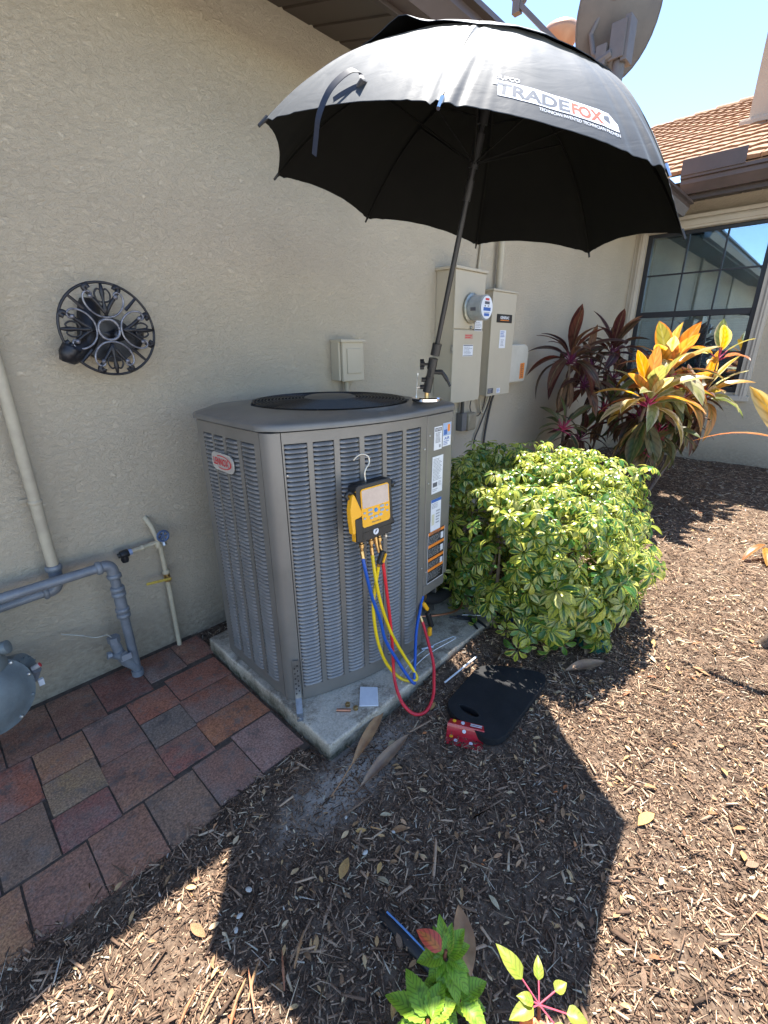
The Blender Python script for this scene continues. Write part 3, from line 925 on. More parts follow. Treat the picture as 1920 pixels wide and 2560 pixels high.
# densify outline
den = []
for i in range(n):
    q0, q1 = capo[i], capo[(i + 1) % n]
    k = max(1, round(math.hypot(q1[0] - q0[0], q1[1] - q0[1]) / .03))
    for j in range(k): den.append(lerp2(q0, q1, j / k))
n = len(den)
def shrink(p, d):
    c = circ_for(p, FR); L = math.hypot(p[0] - c[0], p[1] - c[1]); return lerp2(p, c, min(1, d / max(L, 1e-4)))
rings = [[(*shrink(p, .004), 1.0650) for p in den], [(*p, 1.0650) for p in den], [(*p, 1.078) for p in den], [(*shrink(p, .003), 1.083) for p in den], [(*shrink(p, .010), 1.0865) for p in den], [(*shrink(p, .05), 1.093) for p in den],
         [(*circ_for(p, FR + .012), 1.104) for p in den], [(*circ_for(p, FR), 1.099) for p in den], [(*circ_for(p, FR - .002), 1.04) for p in den]]
vs_ = [q for r_ in rings for q in r_]
fs = [(i * n + k, i * n + (k + 1) % n, (i + 1) * n + (k + 1) % n, (i + 1) * n + k) for i in range(len(rings) - 1) for k in range(n)]
b.add(vs_, fs); b.build('top_cap', CAPM, ac, smooth=40)
# fan guard wires, hub plate, fan
b = MB()
for k in range(17):
    r_ = .085 + k * (FR - .09) / 16.3
    zz = 1.106 + .010 * (1 - (r_ / FR) ** 2)
    b.tube([(fc.x + r_ * math.cos(t), fc.y + r_ * math.sin(t), zz) for t in [2 * PI * i / 56 for i in range(57)]], .0017, 5)
for k in range(12):
    t = 2 * PI * k / 12 + .2
    b.tube([(fc.x + r_ * math.cos(t), fc.y + r_ * math.sin(t), 1.103 + .010 * (1 - (r_ / FR) ** 2)) for r_ in (.07, .15, .22, FR + .005)], .0022, 5)
b.build('fan_guard', BLACKM, ac, smooth=60)
MB().lathe([(.0, 0), (.10, 0), (.10, .004), (.085, .010), (.0, .011)], (fc.x, fc.y, 1.112), (0, 0, 1), 40).build('guard_plate', mat('guard_plate', (.10, .10, .09), .5, col2=(.075, .075, .068), ns=20), ac, smooth=40)
b = MB(); b.lathe([(.055, 0), (.06, .05), (.03, .06)], (fc.x, fc.y, .98), (0, 0, 1), 24)
FANM = mat('fan_blade', (.06, .075, .10), .45)
for k in range(3):
    t = 2 * PI * k / 3 + .5
    P = []
    for i in range(6):
        r_ = .05 + i * .042
        P.append([V((fc.x + r_ * math.cos(t + s * .42), fc.y + r_ * math.sin(t + s * .42), 1.02 - s * .045)) for s in (-1, -.5, 0, .5, 1)])
    b.sheet(P)
b.build('fan', FANM, ac, smooth=40)
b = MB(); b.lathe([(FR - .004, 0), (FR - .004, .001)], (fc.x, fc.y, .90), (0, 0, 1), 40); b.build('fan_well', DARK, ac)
# hold-down strap on the front corner
b = MB()
sn = V((-.55, -.83, 0)).normalized(); st = V((-sn.y, sn.x, 0)); sb = V((.728, -.800, 0)) + sn * .004


def strap_pt(s, z, d=0): return sb + st * s + sn * d + V((0, 0, z))


holes = MB()
b.add([strap_pt(-.011, .098), strap_pt(.011, .098), strap_pt(.011, .262), strap_pt(-.011, .262), strap_pt(-.011, .098, .002), strap_pt(.011, .098, .002), strap_pt(.011, .262, .002), strap_pt(-.011, .262, .002)],
      [(0, 3, 2, 1), (4, 5, 6, 7), (0, 1, 5, 4), (1, 2, 6, 5), (2, 3, 7, 6), (3, 0, 4, 7)])
f0 = strap_pt(-.011, .0975, .002); f1 = strap_pt(.011, .0975, .002)
b.add([f0, f1, f1 + sn * .05 + V((0, 0, -.023)), f0 + sn * .05 + V((0, 0, -.023)), f1 + sn * .085 + V((0, 0, -.0245)), f0 + sn * .085 + V((0, 0, -.0245))], [(0, 1, 2, 3), (3, 2, 4, 5)])
b.build('hold_down_strap', STEEL, ac)
for i in range(6):
    for s in (-.005, .005):
        holes.lathe([(.0028, 0), (.0028, .001)], strap_pt(s, .12 + i * .022 + (.011 if s > 0 else 0), .002), sn, 8)
holes.build('strap_hole', DARK, ac)
MB().lathe([(.009, 0), (.009, .004), (.004, .006)], f0 + st * .011 + sn * .07 + V((0, 0, -.024)), (0, 0, 1), 10).build('anchor_bolt', STEEL, ac)
b = MB()
for (x, z) in ((1.318, .985), (1.318, .80), (1.318, .42), (.7255, .12), (.755, .93), (.755, .55), (.755, .25), (1.286, .94), (1.286, .45)):
    y = yF(x) - .001
    b.lathe([(.004, 0), (.004, .002), (.002, .003)], (x, y, z), (0, -1, 0), 8)
b.build('screw', STEEL, ac)

# ------------------------------------------------------------------ text helper
dg = bpy.context.evaluated_depsgraph_get()


def text_geo(s, bold=.0, shear=0.0, sx=1.0):
    c = bpy.data.curves.new('txt', 'FONT'); c.body = s; c.size = 1; c.offset = bold; c.shear = shear; c.resolution_u = 3
    o = bpy.data.objects.new('txt', c)
    me = o.to_mesh()
    vs_ = [(v.co.x * sx, v.co.y) for v in me.vertices]; fs = [tuple(q.vertices) for q in me.polygons]
    o.to_mesh_clear(); bpy.data.objects.remove(o); bpy.data.curves.remove(c)
    if not vs_: return vs_, fs, 0
    x0 = min(v[0] for v in vs_); x1 = max(v[0] for v in vs_); y0 = min(v[1] for v in vs_); y1 = max(v[1] for v in vs_)
    return [((v[0] - x0) / (x1 - x0), (v[1] - y0) / (y1 - y0)) for v in vs_], fs, (x1 - x0) / (y1 - y0)


def put_text(s, fn, mat_, name, parent, bold=0, shear=0):
    vs_, fs, asp = text_geo(s, bold, shear)
    b = MB(); b.add([fn(u, v) for u, v in vs_], fs)
    return b.build(name, mat_, parent)


class Label:
    """flat sticker: origin (lower-left), right vector, up vector, thickness outward"""
    def __init__(s, parent, o, r, u, w, h, mat_=None, name='sticker', label=None, t=.0012, corner=.0):
        s.o = V(o); s.r = V(r).normalized(); s.u = V(u).normalized(); s.n = s.r.cross(s.u); s.w = w; s.h = h; s.t = t
        s.parent = parent
        b = MB()
        if corner:
            pts = []
            for cx, cy, a0 in ((w - corner, corner, -PI / 2), (w - corner, h - corner, 0), (corner, h - corner, PI / 2), (corner, corner, PI)):
                for i in range(5): pts.append((cx + corner * math.cos(a0 + i * PI / 8), cy + corner * math.sin(a0 + i * PI / 8)))
        else: pts = [(0, 0), (w, 0), (w, h), (0, h)]
        n = len(pts)
        b.add([s.p(a / w, c / h, 0) for a, c in pts] + [s.p(a / w, c / h, t) for a, c in pts], [tuple(range(n))[::-1], tuple(range(n, 2 * n))] + [(i, (i + 1) % n, n + (i + 1) % n, n + i) for i in range(n)])
        s.ob = b.build(name, mat_ or WHITE, parent, label=label)
        s.k = 0

    def p(s, a, c, d): return s.o + s.r * (a * s.w) + s.u * (c * s.h) + s.n * d

    def rect(s, a0, c0, a1, c1, mat_, d=None, name='print'):
        s.k += 1
        d = s.t + .0003 + .00004 * s.k if d is None else d
        b = MB(); b.add([s.p(a0, c0, d), s.p(a1, c0, d), s.p(a1, c1, d), s.p(a0, c1, d)], [(0, 1, 2, 3)])
        b.build(name, mat_, s.ob); return s

    def lines(s, a0, c0, a1, c1, n, mat_=None, seed=1, fill=.5, words=True):
        r_ = random.Random(seed); b = MB(); s.k += 1; d = s.t + .0003 + .00004 * s.k
        hh = (c1 - c0) / n
        for i in range(n):
            y0 = c1 - (i + .75) * hh; y1 = y0 + hh * fill
            x = a0; end = a0 + (a1 - a0) * r_.uniform(.6, 1)
            while x < end:
                ww = (a1 - a0) * r_.uniform(.05, .2); x1 = min(x + ww, end)
                b.add([s.p(x, y0, d), s.p(x1, y0, d), s.p(x1, y1, d), s.p(x, y1, d)], [(0, 1, 2, 3)])
                x = x1 + (a1 - a0) * .035
        b.build('fine_print', mat_ or INKG, s.ob); return s

    def text(s, t, a0, c0, a1, c1, mat_, bold=.0, shear=0):
        s.k += 1; d = s.t + .0004 + .00004 * s.k
        put_text(t, lambda u, v: s.p(a0 + (a1 - a0) * u, c0 + (c1 - c0) * v, d), mat_, 'lettering', s.ob, bold, shear); return s


# stickers on the control panel
cr = (V((1.47, -.903, 0)) - V((1.301, yF(1.301) - .001, 0))).normalized()
cn = V((cr.y, -cr.x, 0))


def cpt(x, z):
    t = (x - 1.301) / .169
    return V((x, yF(1.301) - .001 + (-.903 - yF(1.301) + .001) * t, z)) + cn * .0006


UP = (0, 0, 1)
l = Label(ac, cpt(1.345, .925), cr, UP, .052, .088, label='white notice sticker with a black heading box')
l.rect(.08, .80, .92, .95, INK).text('NOTICE', .16, .83, .84, .92, WHITE, .02).lines(.15, .30, .85, .76, 9, INK, 2).rect(.62, .08, .85, .22, INKG)
l = Label(ac, cpt(1.403, .930), cr, UP, .056, .090, label='white contractor sticker with blue and orange mountain logo')
l.rect(.0, .45, 1, .99, mat('pale_blue_print', (.35, .45, .65), .5)).rect(.55, .62, .85, .92, ORANGE).rect(.1, .50, .5, .72, BLUEP).text('AIR', .15, .28, .85, .40, BLUEP, .02).lines(.1, .05, .9, .25, 3, BLUEP, 5)
l = Label(ac, cpt(1.338, .752), cr, UP, .073, .148, label='tall white rating plate sticker')
l.lines(.08, .35, .92, .95, 16, INKG, 3).rect(.08, .18, .5, .30, INK).lines(.6, .18, .92, .32, 4, INKG, 7).lines(.08, .05, .7, .14, 2, INKG, 9)
l = Label(ac, cpt(1.338, .572), cr, UP, .070, .155, label='white wiring sticker with a blue top band')
l.rect(0, .92, 1, 1, BLUEP).lines(.08, .75, .92, .90, 4, INKG, 13).rect(.08, .3, .35, .6, mat('pale_cream_print', (.65, .62, .45), .5)).lines(.5, .3, .9, .7, 5, INKG, 15)
l = Label(ac, cpt(1.322, .36), cr, UP, .122, .232, mat('black_sticker', (.015, .014, .014), .5), label='black and orange warning sticker with white border')
l.rect(.0, .0, 1, .012, WHITE).rect(0, .0, .02, 1, WHITE).rect(.98, 0, 1, 1, WHITE)
for i, c0 in enumerate((.94, .70, .44, .24)):
    l.rect(.03, c0 - (.0 if i == 0 else .0), .97, c0 + .055, ORANGE)
    l.lines(.06, c0 - .18, .94, c0 - .02, 7, mat('pale_print', (.42, .42, .42), .5), 20 + i, .32)
    if i != 3: l.rect(.76, c0 - .16, .92, c0 - .04, WHITE)
l.text('WARNING', .1, .943, .75, .985, INK, .02)
b = MB()
# maker's badge on the side panel
bo = V((xL(-.50) - .0065, -.452, .905))
lb = Label(ac, bo, (-.02, -1, 0), UP, .150, .062, mat('badge_silver', (.62, .60, .56), .3, .4), 'badge', 'rounded silver badge with red lettering', .004, .026)
b = MB()
for i in range(24):
    t0 = PI * 2 * i / 24; t1 = PI * 2 * (i + 1) / 24
    if .15 < i / 24 < .62 and False: continue
    q = lambda t, s: lb.p(.5 + .43 * s * math.cos(t), .5 + .38 * s * math.sin(t), .0049)
    if math.cos((t0 + t1) / 2) < -.55: continue
    b.add([q(t0, 1), q(t1, 1), q(t1, .86), q(t0, .86)], [(0, 1, 2, 3)])
b.build('red_ring', REDP, lb.ob)
lb.k = 20
lb.text('LENNOX', .10, .30, .80, .72, REDP, .03)

# refrigerant line set and service valves under the control panel
ls = thing('refrigerant_lines', 'black insulated pipe and thin copper line leaving the air conditioner near the bush', 'pipe', (1.75, -.75, .05))
MB().tube(cat_spline([(1.42, -.74, .20), (1.52, -.80, .16), (1.66, -.78, .13), (1.80, -.70, .09), (1.9, -.5, .05), (1.95, -.02, .05)]), .028, 12).build('insulated_pipe', mat('foam_sleeve', (.015, .015, .016), .75, bs=120, bd=.002), ls, smooth=60)
MB().tube(cat_spline([(1.36, -.80, .14), (1.45, -.86, .125), (1.58, -.90, .11), (1.68, -.86, .11), (1.72, -.76, .13), (1.70, -.66, .14)]), .0055, 8).build('copper_line', COPPER, ls, smooth=60)
b = MB()
b.lathe([(.012, 0), (.012, .05), (.018, .055), (.018, .075)], (1.325, -.80, .17), (0, -1, 0), 12); b.lathe([(.012, 0), (.012, .05), (.018, .055), (.018, .07)], (1.39, -.78, .24), (0, -1, 0), 12)
b.build('service_valve', BRASS, ls, smooth=40)

# ------------------------------------------------------------------ umbrella
T = [(0.722, -0.88, 1.774), (1.007, -0.515, 1.806), (1.465, -0.453, 1.773), (1.829, -0.73, 1.693), (1.884, -1.183, 1.614), (1.599, -1.548, 1.582), (1.141, -1.61, 1.615), (0.778, -1.333, 1.694)]
T = [V(t) for t in T]
T[0] = V((.690, -.927, 1.752))
uc = V((1.30323508, -1.03141473, 1.69379694)); un = V((0.09301737, -0.15993986, 0.98273446))
HT = .30
umb = thing('umbrella', 'large open black umbrella with printed lettering standing on the air conditioner', 'umbrella', (1.25, -.86, 1.106))


def hgt(r): return HT * (1 - r ** 2.65)


def rib(k, r): return uc + (T[k % 8] - uc) * r + un * hgt(r)


def gore(k, u, r, lift=0, scal=.028, rim=1.0):
    q = 4 * u * (1 - u)
    rr = r * (1 - scal * q * (r / rim) ** 4)
    p = rib(k, rr).lerp(rib(k + 1, rr), u)
    # between two ribs the cloth is a little fuller than the chord near the top
    p = p + un * (.010 * q * math.sin(PI * min(1, r))) + un * lift
    # folds running from the ribs
    f = math.sin(40 * u + 3 * k + 6 * r) * .0012 * (1 - q) * r + noise.noise(V((u * 7, r * 5, k * 3.1))) * .0035 * q
    e = min(u, 1 - u); side = 1 if u < .5 else -1
    pinch = math.exp(-e * 11) * (.5 + .5 * noise.noise(V((r * 3, k * 2.3 + side, 0)))) * r * r
    fold = math.sin(e * 75 - 14 * (1 - r) * (1 + .3 * side) + k) * .0042 + math.sin(e * 130 + 22 * r + 2 * k) * .002
    return p + un * (f * .6 + pinch * fold * (1.9 if k in (6, 7) else 1))


def fabric():
    m, nt, p = nodes_of('black_nylon'); N = nt.nodes; Lk = nt.links
    p.inputs['Base Color'].default_value = (.017, .020, .025, 1); p.inputs['Roughness'].default_value = .52
    p.inputs['Specular IOR Level'].default_value = .55
    p.inputs['Sheen Weight'].default_value = .18; p.inputs['Sheen Roughness'].default_value = .35
    p.inputs['Sheen Tint'].default_value = (.8, .92, 1, 1)
    tc = N.new('ShaderNodeTexCoord')
    n = N.new('ShaderNodeTexNoise'); n.inputs['Scale'].default_value = 5; n.inputs['Detail'].default_value = 4; n.inputs['Distortion'].default_value = .6
    mp = N.new('ShaderNodeMapping'); mp.inputs['Scale'].default_value = (1, 3, 5)
    Lk.new(tc.outputs['Object'], mp.inputs[0]); Lk.new(mp.outputs[0], n.inputs['Vector'])
    b = N.new('ShaderNodeBump'); b.inputs['Distance'].default_value = .004; b.inputs['Strength'].default_value = .3
    Lk.new(n.outputs[0], b.inputs['Height']); Lk.new(b.outputs[0], p.inputs['Normal']); return m


FAB = fabric()


def solid_sheet(P, t, nrm):
    b = MB(); a = len(P); c = len(P[0])
    b.sheet(P)
    b.sheet([[q - nrm * t for q in row][::-1] for row in P])
    n = a * c
    def idx2(i, j): return n + i * c + (c - 1 - j)
    for j in range(c - 1):
        b.f.append((j, idx2(0, j), idx2(0, j + 1), j + 1)); b.m.append(0)
        b.f.append(((a - 1) * c + j, (a - 1) * c + j + 1, idx2(a - 1, j + 1), idx2(a - 1, j))); b.m.append(0)
    return b


UNDERSHADE = mat('black_undershade', (.0075, .0075, .007), .85, col2=(.006, .006, .006), spec=.15)  # shade under the canopy put into a darker black, ribs included


def two_sided(P, name):
    b = MB(); a = len(P); c = len(P[0])
    b.add([q for row in P for q in row], [(i * c + j, i * c + j + 1, (i + 1) * c + j + 1, (i + 1) * c + j) for i in range(a - 1) for j in range(c - 1)], FAB)
    b.add([q - un * .0012 for row in P for q in row], [(i * c + j, (i + 1) * c + j, (i + 1) * c + j + 1, i * c + j + 1) for i in range(a - 1) for j in range(c - 1)], UNDERSHADE)
    n = a * c
    b.add([P[-1][j] for j in range(c)] + [P[-1][j] - un * .0012 for j in range(c)], [(j, j + 1, c + j + 1, c + j) for j in range(c - 1)], FAB)
    return b.build(name, None, umb, smooth=180)


for k in range(8):
    nu, nr = (110, 60) if k == 6 else (40, 24)
    P = [[gore(k, u, .40 + .60 * i / nr) for u in [j / nu for j in range(nu + 1)]] for i in range(nr + 1)]
    two_sided(P, 'canopy_panel')
for k in range(8):
    P = []
    for i in range(11):
        r = .01 + .645 * i / 10
        P.append([gore(k, u, r, lift=.003 + (r / .655) ** 6 * 4 * u * (1 - u) * (.009 if k != 7 else .009 + .028 * math.exp(-((u - .72) / .16) ** 2)), scal=.03, rim=.655) for u in [j / 14 for j in range(15)]])
    two_sided(P, 'vent_flap')
for k in range(8):
    pts = [rib(k, r) - un * .006 for r in [i / 14 for i in range(1, 14)]] + [T[k] - un * .002]
    rb_ = MB().tube(pts, .0032, 6).build('rib', UNDERSHADE, umb, smooth=60)
    d = (T[k] - rib(k, .93)).normalized()
    MB().tube([T[k] - d * .012, T[k] + d * .016], [.0045, .0035], 8).build('rib_tip', CHROME if k in (7, 6) else BLACKM, rb_, smooth=40)
    ps = [uc + un * .10 + (T[k] - uc) * .02, rib(k, .52) - un * .010]
    MB().tube(ps, .0026, 6).build('stretcher', UNDERSHADE, umb, smooth=60)
shaft_base = V((1.348, -.868, 1.125))
crown = uc + un * (HT + .0)
sd = (crown - shaft_base).normalized()
MB().tube([shaft_base + sd * .145, crown + sd * .035], .0085, 12).build('shaft', BLACKM, umb, smooth=60)
for t_, r0, L in ((.60, .012, .05), (.68, .014, .08), (.78, .015, .04)):
    q = shaft_base + sd * t_
    MB().tube([q, q + sd * L], r0, 12).build('runner', BLACK, umb, smooth=40)
MB().tube([shaft_base + sd * .145, shaft_base + sd * .185], .0165, 12).build('collar', BLACK, umb, smooth=40)
# tie strap hanging from panel between ribs A and H, and its second flap at the crest
sp0 = gore(7, .62, .86) + un * .004


def ribbon(pts, w, side, name, mat_):
    b = MB(); P = []
    for i, q in enumerate(pts):
        s_ = V(side).normalized() if not callable(side) else side(i)
        P.append([V(q) - s_ * w / 2, V(q) + s_ * w / 2])
    b.sheet(P); b.sheet([[q + V((0, 0, .0015)) for q in row] for row in P])
    return b.build(name, mat_, umb, smooth=60)


UL = (T[0] - T[7]).normalized()
outn = (rib(7, 1) + rib(0, 1)) / 2 - uc; outn = (outn - un * outn.dot(un)).normalized()
SB = mat('strap_blue_black', (.02, .024, .04), .5)
ribbon(cat_spline([gore(7, .50, .94) + un * .004, gore(7, .54, .925) + un * .012, gore(7, .58, .935) + un * .016 + outn * .008, gore(7, .625, .97) + outn * .014 + un * .006, gore(7, .645, 1.0) + outn * .014 - un * .02, gore(7, .655, 1.0) + outn * .012 - un * .055, gore(7, .66, 1.0) + outn * .010 - un * .085], 5), .014, UL + un * .5, 'tie_strap', SB)
ribbon(cat_spline([gore(7, .50, .95) + un * .002, gore(7, .54, .96) + un * .002, gore(7, .58, .975) + un * .002, gore(7, .61, .99) + un * .0015], 4), .008, UL * .4 + un, 'tie_strap', SB)
pz = gore(7, .49, .945)
MB().box((-.010, -.008, 0), (.011, .008, .004), M=Matrix.Translation(pz) @ Matrix.Rotation(-.5, 4, 'X')).build('hook_patch', mat('hook_patch', (.12, .12, .13), .9, bs=600, bd=.004), umb)


# printed name on the panel between ribs G and H (k=6 : G -> H)
outn = (rib(6, 1) + rib(7, 1)) / 2 - uc; outn = (outn - un * outn.dot(un)).normalized()


def lp(a, c):
    """a 0..1 left to right in print, c up; on the cloth"""
    u = .815 - a * .61; r = .972 - c * .072
    return gore(6, u, r) + (un + outn * 1.2).normalized() * .0006


UWHITE = mat('screen_print_white', (.80, .82, .86), .5, col2=(.72, .74, .8))
URED = mat('screen_print_red', (.70, .10, .05), .5)
UDARK = mat('screen_print_gap', (.10, .11, .13), .5)


def cloth_poly(poly, mat_, name, d=0, nseg=50):
    """polygon given as (top(a), bottom(a)) strip"""
    b = MB(); P = []
    for i in range(nseg + 1):
        t = i / nseg
        a, c0, c1 = poly(t)
        P.append([lp(a, c0 + (c1 - c0) * j / 8) + (un + outn * .6) * d for j in range(9)])
    b.sheet(P); return b.build(name, mat_, umb)


cloth_poly(lambda t: (.0 + .60 * t, .22 + (.0 if t > .06 else .42), .86), UWHITE, 'print_band')
cloth_poly(lambda t: (.605 + .335 * t, .22, .86), UWHITE, 'print_band')
cloth_poly(lambda t: (.94 + .06 * t, .22 + .0 * t, .86 - .35 * t), UWHITE, 'print_band')


def tstrip(t, a0, a1, c0, c1, mat_, bold=0.0, d=.0002, shear=0):
    put_text(t, lambda u, v: lp(a0 + (a1 - a0) * u, c0 + (c1 - c0) * v) + (un + outn * .6) * d, mat_, 'lettering', umb, bold, shear)


tstrip('TRADE', .03, .60, .28, .76, UDARK, .035)
tstrip('FOX', .62, .88, .28, .76, URED, .04)
tstrip('SUPCO', .02, .20, .92, 1.10, UWHITE, .01)
tstrip('TECHNICIAN INVENTED TECHNICIAN PROVEN', .36, 1.0, .02, .14, UWHITE, .0)
cloth_poly(lambda t: (.885 + .05 * t, .50 - .1 * t, .66 + .08 * t), UDARK, 'print_mark', .0002, 4)

# magnetic clamp that carries the umbrella
clamp = thing('magnetic_clamp', 'chrome magnetic base with black clamp and lever holding the umbrella pole', 'clamp', (1.348, -.868, 1.104))
mg = V((1.348, -.868, 1.1045))
MB().lathe([(.0, 0), (.050, 0), (.054, .003), (.054, .012), (.050, .016), (0, .017)], mg, (0, 0, 1), 36).build('magnet_disc', CHROME, clamp, smooth=40)
MB().tube([mg + V((0, 0, .017)), mg + V((0, 0, .034))], .008, 10).build('stud', BRASS, clamp, smooth=40)
b = MB(); b.tube([mg + V((0, 0, .034)), mg + V((0, 0, .034)) + sd * .055], .0155, 12); b.tube([mg + V((0, 0, .034)) + sd * .05, mg + V((0, 0, .034)) + sd * .085], .0145, 6)
b.tube([mg + V((0, 0, .034)) + sd * .083, mg + V((0, 0, .034)) + sd * .12], .0165, 12)
b.build('clamp_body', BLACK, clamp, smooth=40)
cb = mg + V((0, 0, .034))
lft = V((-.72, -.50, 0)).normalized(); lft = V((-.68, .73, 0)).normalized()
imgl = V((-.689, .724, 0)).normalized()
b = MB(); q = cb + sd * .10
b.tube([q + imgl * .014, q + imgl * .032], .0045, 8)
for k in range(4):
    a = k * PI / 2 + .4
    off = V((0, 0, 1)) * math.sin(a) * .011 + sd.cross(imgl) * math.cos(a) * .011
    b.tube([q + imgl * .030 + off, q + imgl * .044 + off], .007, 8)
b.tube([q + imgl * .028, q + imgl * .044], .010, 8)
b.build('star_knob', BLACK, clamp, smooth=40)
b = MB(); q = cb + sd * .072
b.tube([q - imgl * .012, q - imgl * .03], .008, 8); b.tube(cat_spline([q - imgl * .026, q - imgl * .042 + V((0, 0, -.003)), q - imgl * .06 + V((0, 0, -.028)), q - imgl * .072 + V((0, 0, -.05))]), [.009] * 6 + [.007] * 7 + [.005] * 6, 8)
b.build('lever', BLACK, clamp, smooth=40)
b = MB()
for t_ in (.018, .045):
    q = cb + sd * t_
    b.tube([q + imgl * .012, q + imgl * .028], .008, 8)
b.build('boss', BLACK, clamp, smooth=40)
b = MB(); q = cb + sd * .018 + imgl * .030
b.tube([q - imgl * .01, q + imgl * .012], .003, 6); b.tube([q + imgl * .012 + V((0, 0, -.035)), q + imgl * .008 + V((0, 0, .045))], .0022, 6)
b.lathe([(.0045, -.004), (.0045, .004)], q + imgl * .012 + V((0, 0, -.035)), (0, 0, 1), 8); b.lathe([(.0045, -.004), (.0045, .004)], q + imgl * .008 + V((0, 0, .045)), (0, 0, 1), 8)
b.build('tommy_bar', STEEL, clamp, smooth=40)

# ------------------------------------------------------------------ manifold gauge and hoses
gauge = thing('manifold_gauge', 'yellow and black digital manifold gauge hanging by a hook on the louvred front', 'gauge', (.98, -.95, .70))
gr = V((1, -.02, 0)).normalized(); gn = V((-.05, -1, .06)).normalized(); gu = gn.cross(gr).normalized()
gr = gu.cross(gn).normalized()
go = V((.915, -.958, .712))


def gp_(a, c, d): return go + gr * a + gu * c + gn * d


def gbox(b, a0, a1, c0, c1, d0, d1, mat_=None, k=.0, n=4):
    """rounded-corner block in gauge space"""
    if k:
        pts = []
        for ca, cc, t0 in ((a1 - k, c0 + k, -PI / 2), (a1 - k, c1 - k, 0), (a0 + k, c1 - k, PI / 2), (a0 + k, c0 + k, PI)):
            for i in range(n + 1): pts.append((ca + k * math.cos(t0 + i * PI / 2 / n), cc + k * math.sin(t0 + i * PI / 2 / n)))
    else: pts = [(a0, c0), (a1, c0), (a1, c1), (a0, c1)]
    m_ = len(pts)
    b.add([gp_(a, c, d0) for a, c in pts] + [gp_(a, c, d1) for a, c in pts], [tuple(range(m_))[::-1], tuple(range(m_, 2 * m_))] + [(i, (i + 1) % m_, m_ + (i + 1) % m_, m_ + i) for i in range(m_)], mat_)
    return b


b = MB(); gbox(b, -.012, .142, .018, .180, -.038, .004, k=.014); gbox(b, -.006, .136, -.012, .030, -.032, .002, k=.006)
b.build('body', BLACK, gauge, bevel=.003)
gbox(MB(), .004, .126, .038, .166, .0042, .0065, k=.010).build('faceplate', YEL, gauge)
gbox(MB(), .008, .122, .102, .162, .0067, .0075, k=.004).build('screen', mat('lcd_screen', (.52, .40, .33), .18, col2=(.40, .30, .25), ns=14, nd=8, coat=.6), gauge)
BTN = mat('pale_blue_button', (.36, .45, .52), .5)
for (a, c, w, h) in ((.030, .088, .018, .008), (.082, .090, .018, .008), (.030, .074, .018, .008), (.082, .076, .018, .008), (.036, .060, .014, .008), (.056, .061, .014, .008), (.076, .062, .014, .008), (.009, .084, .010, .006), (.009, .066, .010, .006), (.108, .088, .010, .006), (.108, .070, .010, .006)):
    gbox(MB(), a, a + w, c, c + h, .0066, .0085, k=.003, n=2).build('button', BTN, gauge)
MB().lathe([(.0, 0), (.0075, 0), (.006, .003), (0, .003)], gp_(.064, .086, .0066), gn, 16).build('power_button', mat('blue_button', (.03, .28, .65), .35), gauge, smooth=40)
put_text('FIELDPIECE', lambda u, v: gp_(.044 + .040 * u, .046 + .005 * v, .0068), INK, 'lettering', gauge, .02)
MB().lathe([(.0, 0), (.0115, 0), (.0115, .0015), (0, .0015)], gp_(.062, .012, .0022), gn, 24).build('emblem', WHITE, gauge)
b = MB(); q0 = [(-.006, -.006), (.002, -.001), (-.001, .002), (.007, .007), (-.003, .003), (0, 0)]
b.add([gp_(.062 + a, .012 + c, .0042) for a, c in q0], [(0, 1, 3, 4)]); b.build('emblem_mark', INK, gauge)
b = MB()
for c, a, L in ((.150, .142, .020), (.020, .136, .020)):
    b.tube([gp_(a - .004, c, -.016), gp_(a + L * .4, c, -.016), gp_(a + L * .4, c, -.016) + gr * .0005, gp_(a + L, c, -.016)], [.008, .008, .012, .012], 10)
b.tube([gp_(.142, .150, -.016) + gr * .02, gp_(.142, .150, -.016) + gr * .034], .006, 8)
b.build('valve_knob', BLACK, gauge, smooth=40)
MB().tube(cat_spline([gp_(.050, .178, -.02), gp_(.048, .205, -.02), gp_(.055, .222, -.02), gp_(.070, .238, -.02), gp_(.068, .258, -.022), gp_(.050, .268, -.028), gp_(.035, .262, -.036), gp_(.026, .25, -.044)]), .0028, 8).build('hanging_hook', mat('bare_hook', (.62, .58, .5), .35, .6), gauge, smooth=60)
ports = []
for i, a in enumerate((.010, .052, .090)):
    b = MB(); p0 = gp_(a, -.010, -.014)
    b.lathe([(.0055, 0), (.0055, .010), (.009, .012), (.009, .024), (.006, .026), (.006, .044), (.0045, .046)], p0, -gu, 10)
    b.build('brass_fitting', BRASS, gauge, smooth=40); ports.append(p0 - gu * .042)
b = MB(); b.lathe([(.004, 0), (.004, .008), (.007, .009), (.007, .018), (.0, .02)], gp_(.118, -.010, -.012), -gu, 10); b.build('brass_fitting', STEEL, gauge, smooth=40)
b = MB(); b.tube([gp_(.068, -.012, -.01), gp_(.070, -.045, -.006), gp_(.074, -.07, -.004)], [.0085, .0055, .0045], 8); b.build('brass_fitting', BRASS, gauge, smooth=40)
b = MB(); b.box((-.011, -.008, -.028), (.011, .008, .02), M=Matrix.Translation(gp_(.080, -.085, .004)) @ Matrix.Rotation(.45, 4, 'Y')); b.build('valve_grip', BLACK, gauge, bevel=.004)
b = MB(); b.box((-.003, -.0035, -.02), (.003, .0035, .012), M=Matrix.Translation(gp_(.086, -.086, .013)) @ Matrix.Rotation(.45, 4, 'Y')); b.build('valve_lever', YEL, gauge)

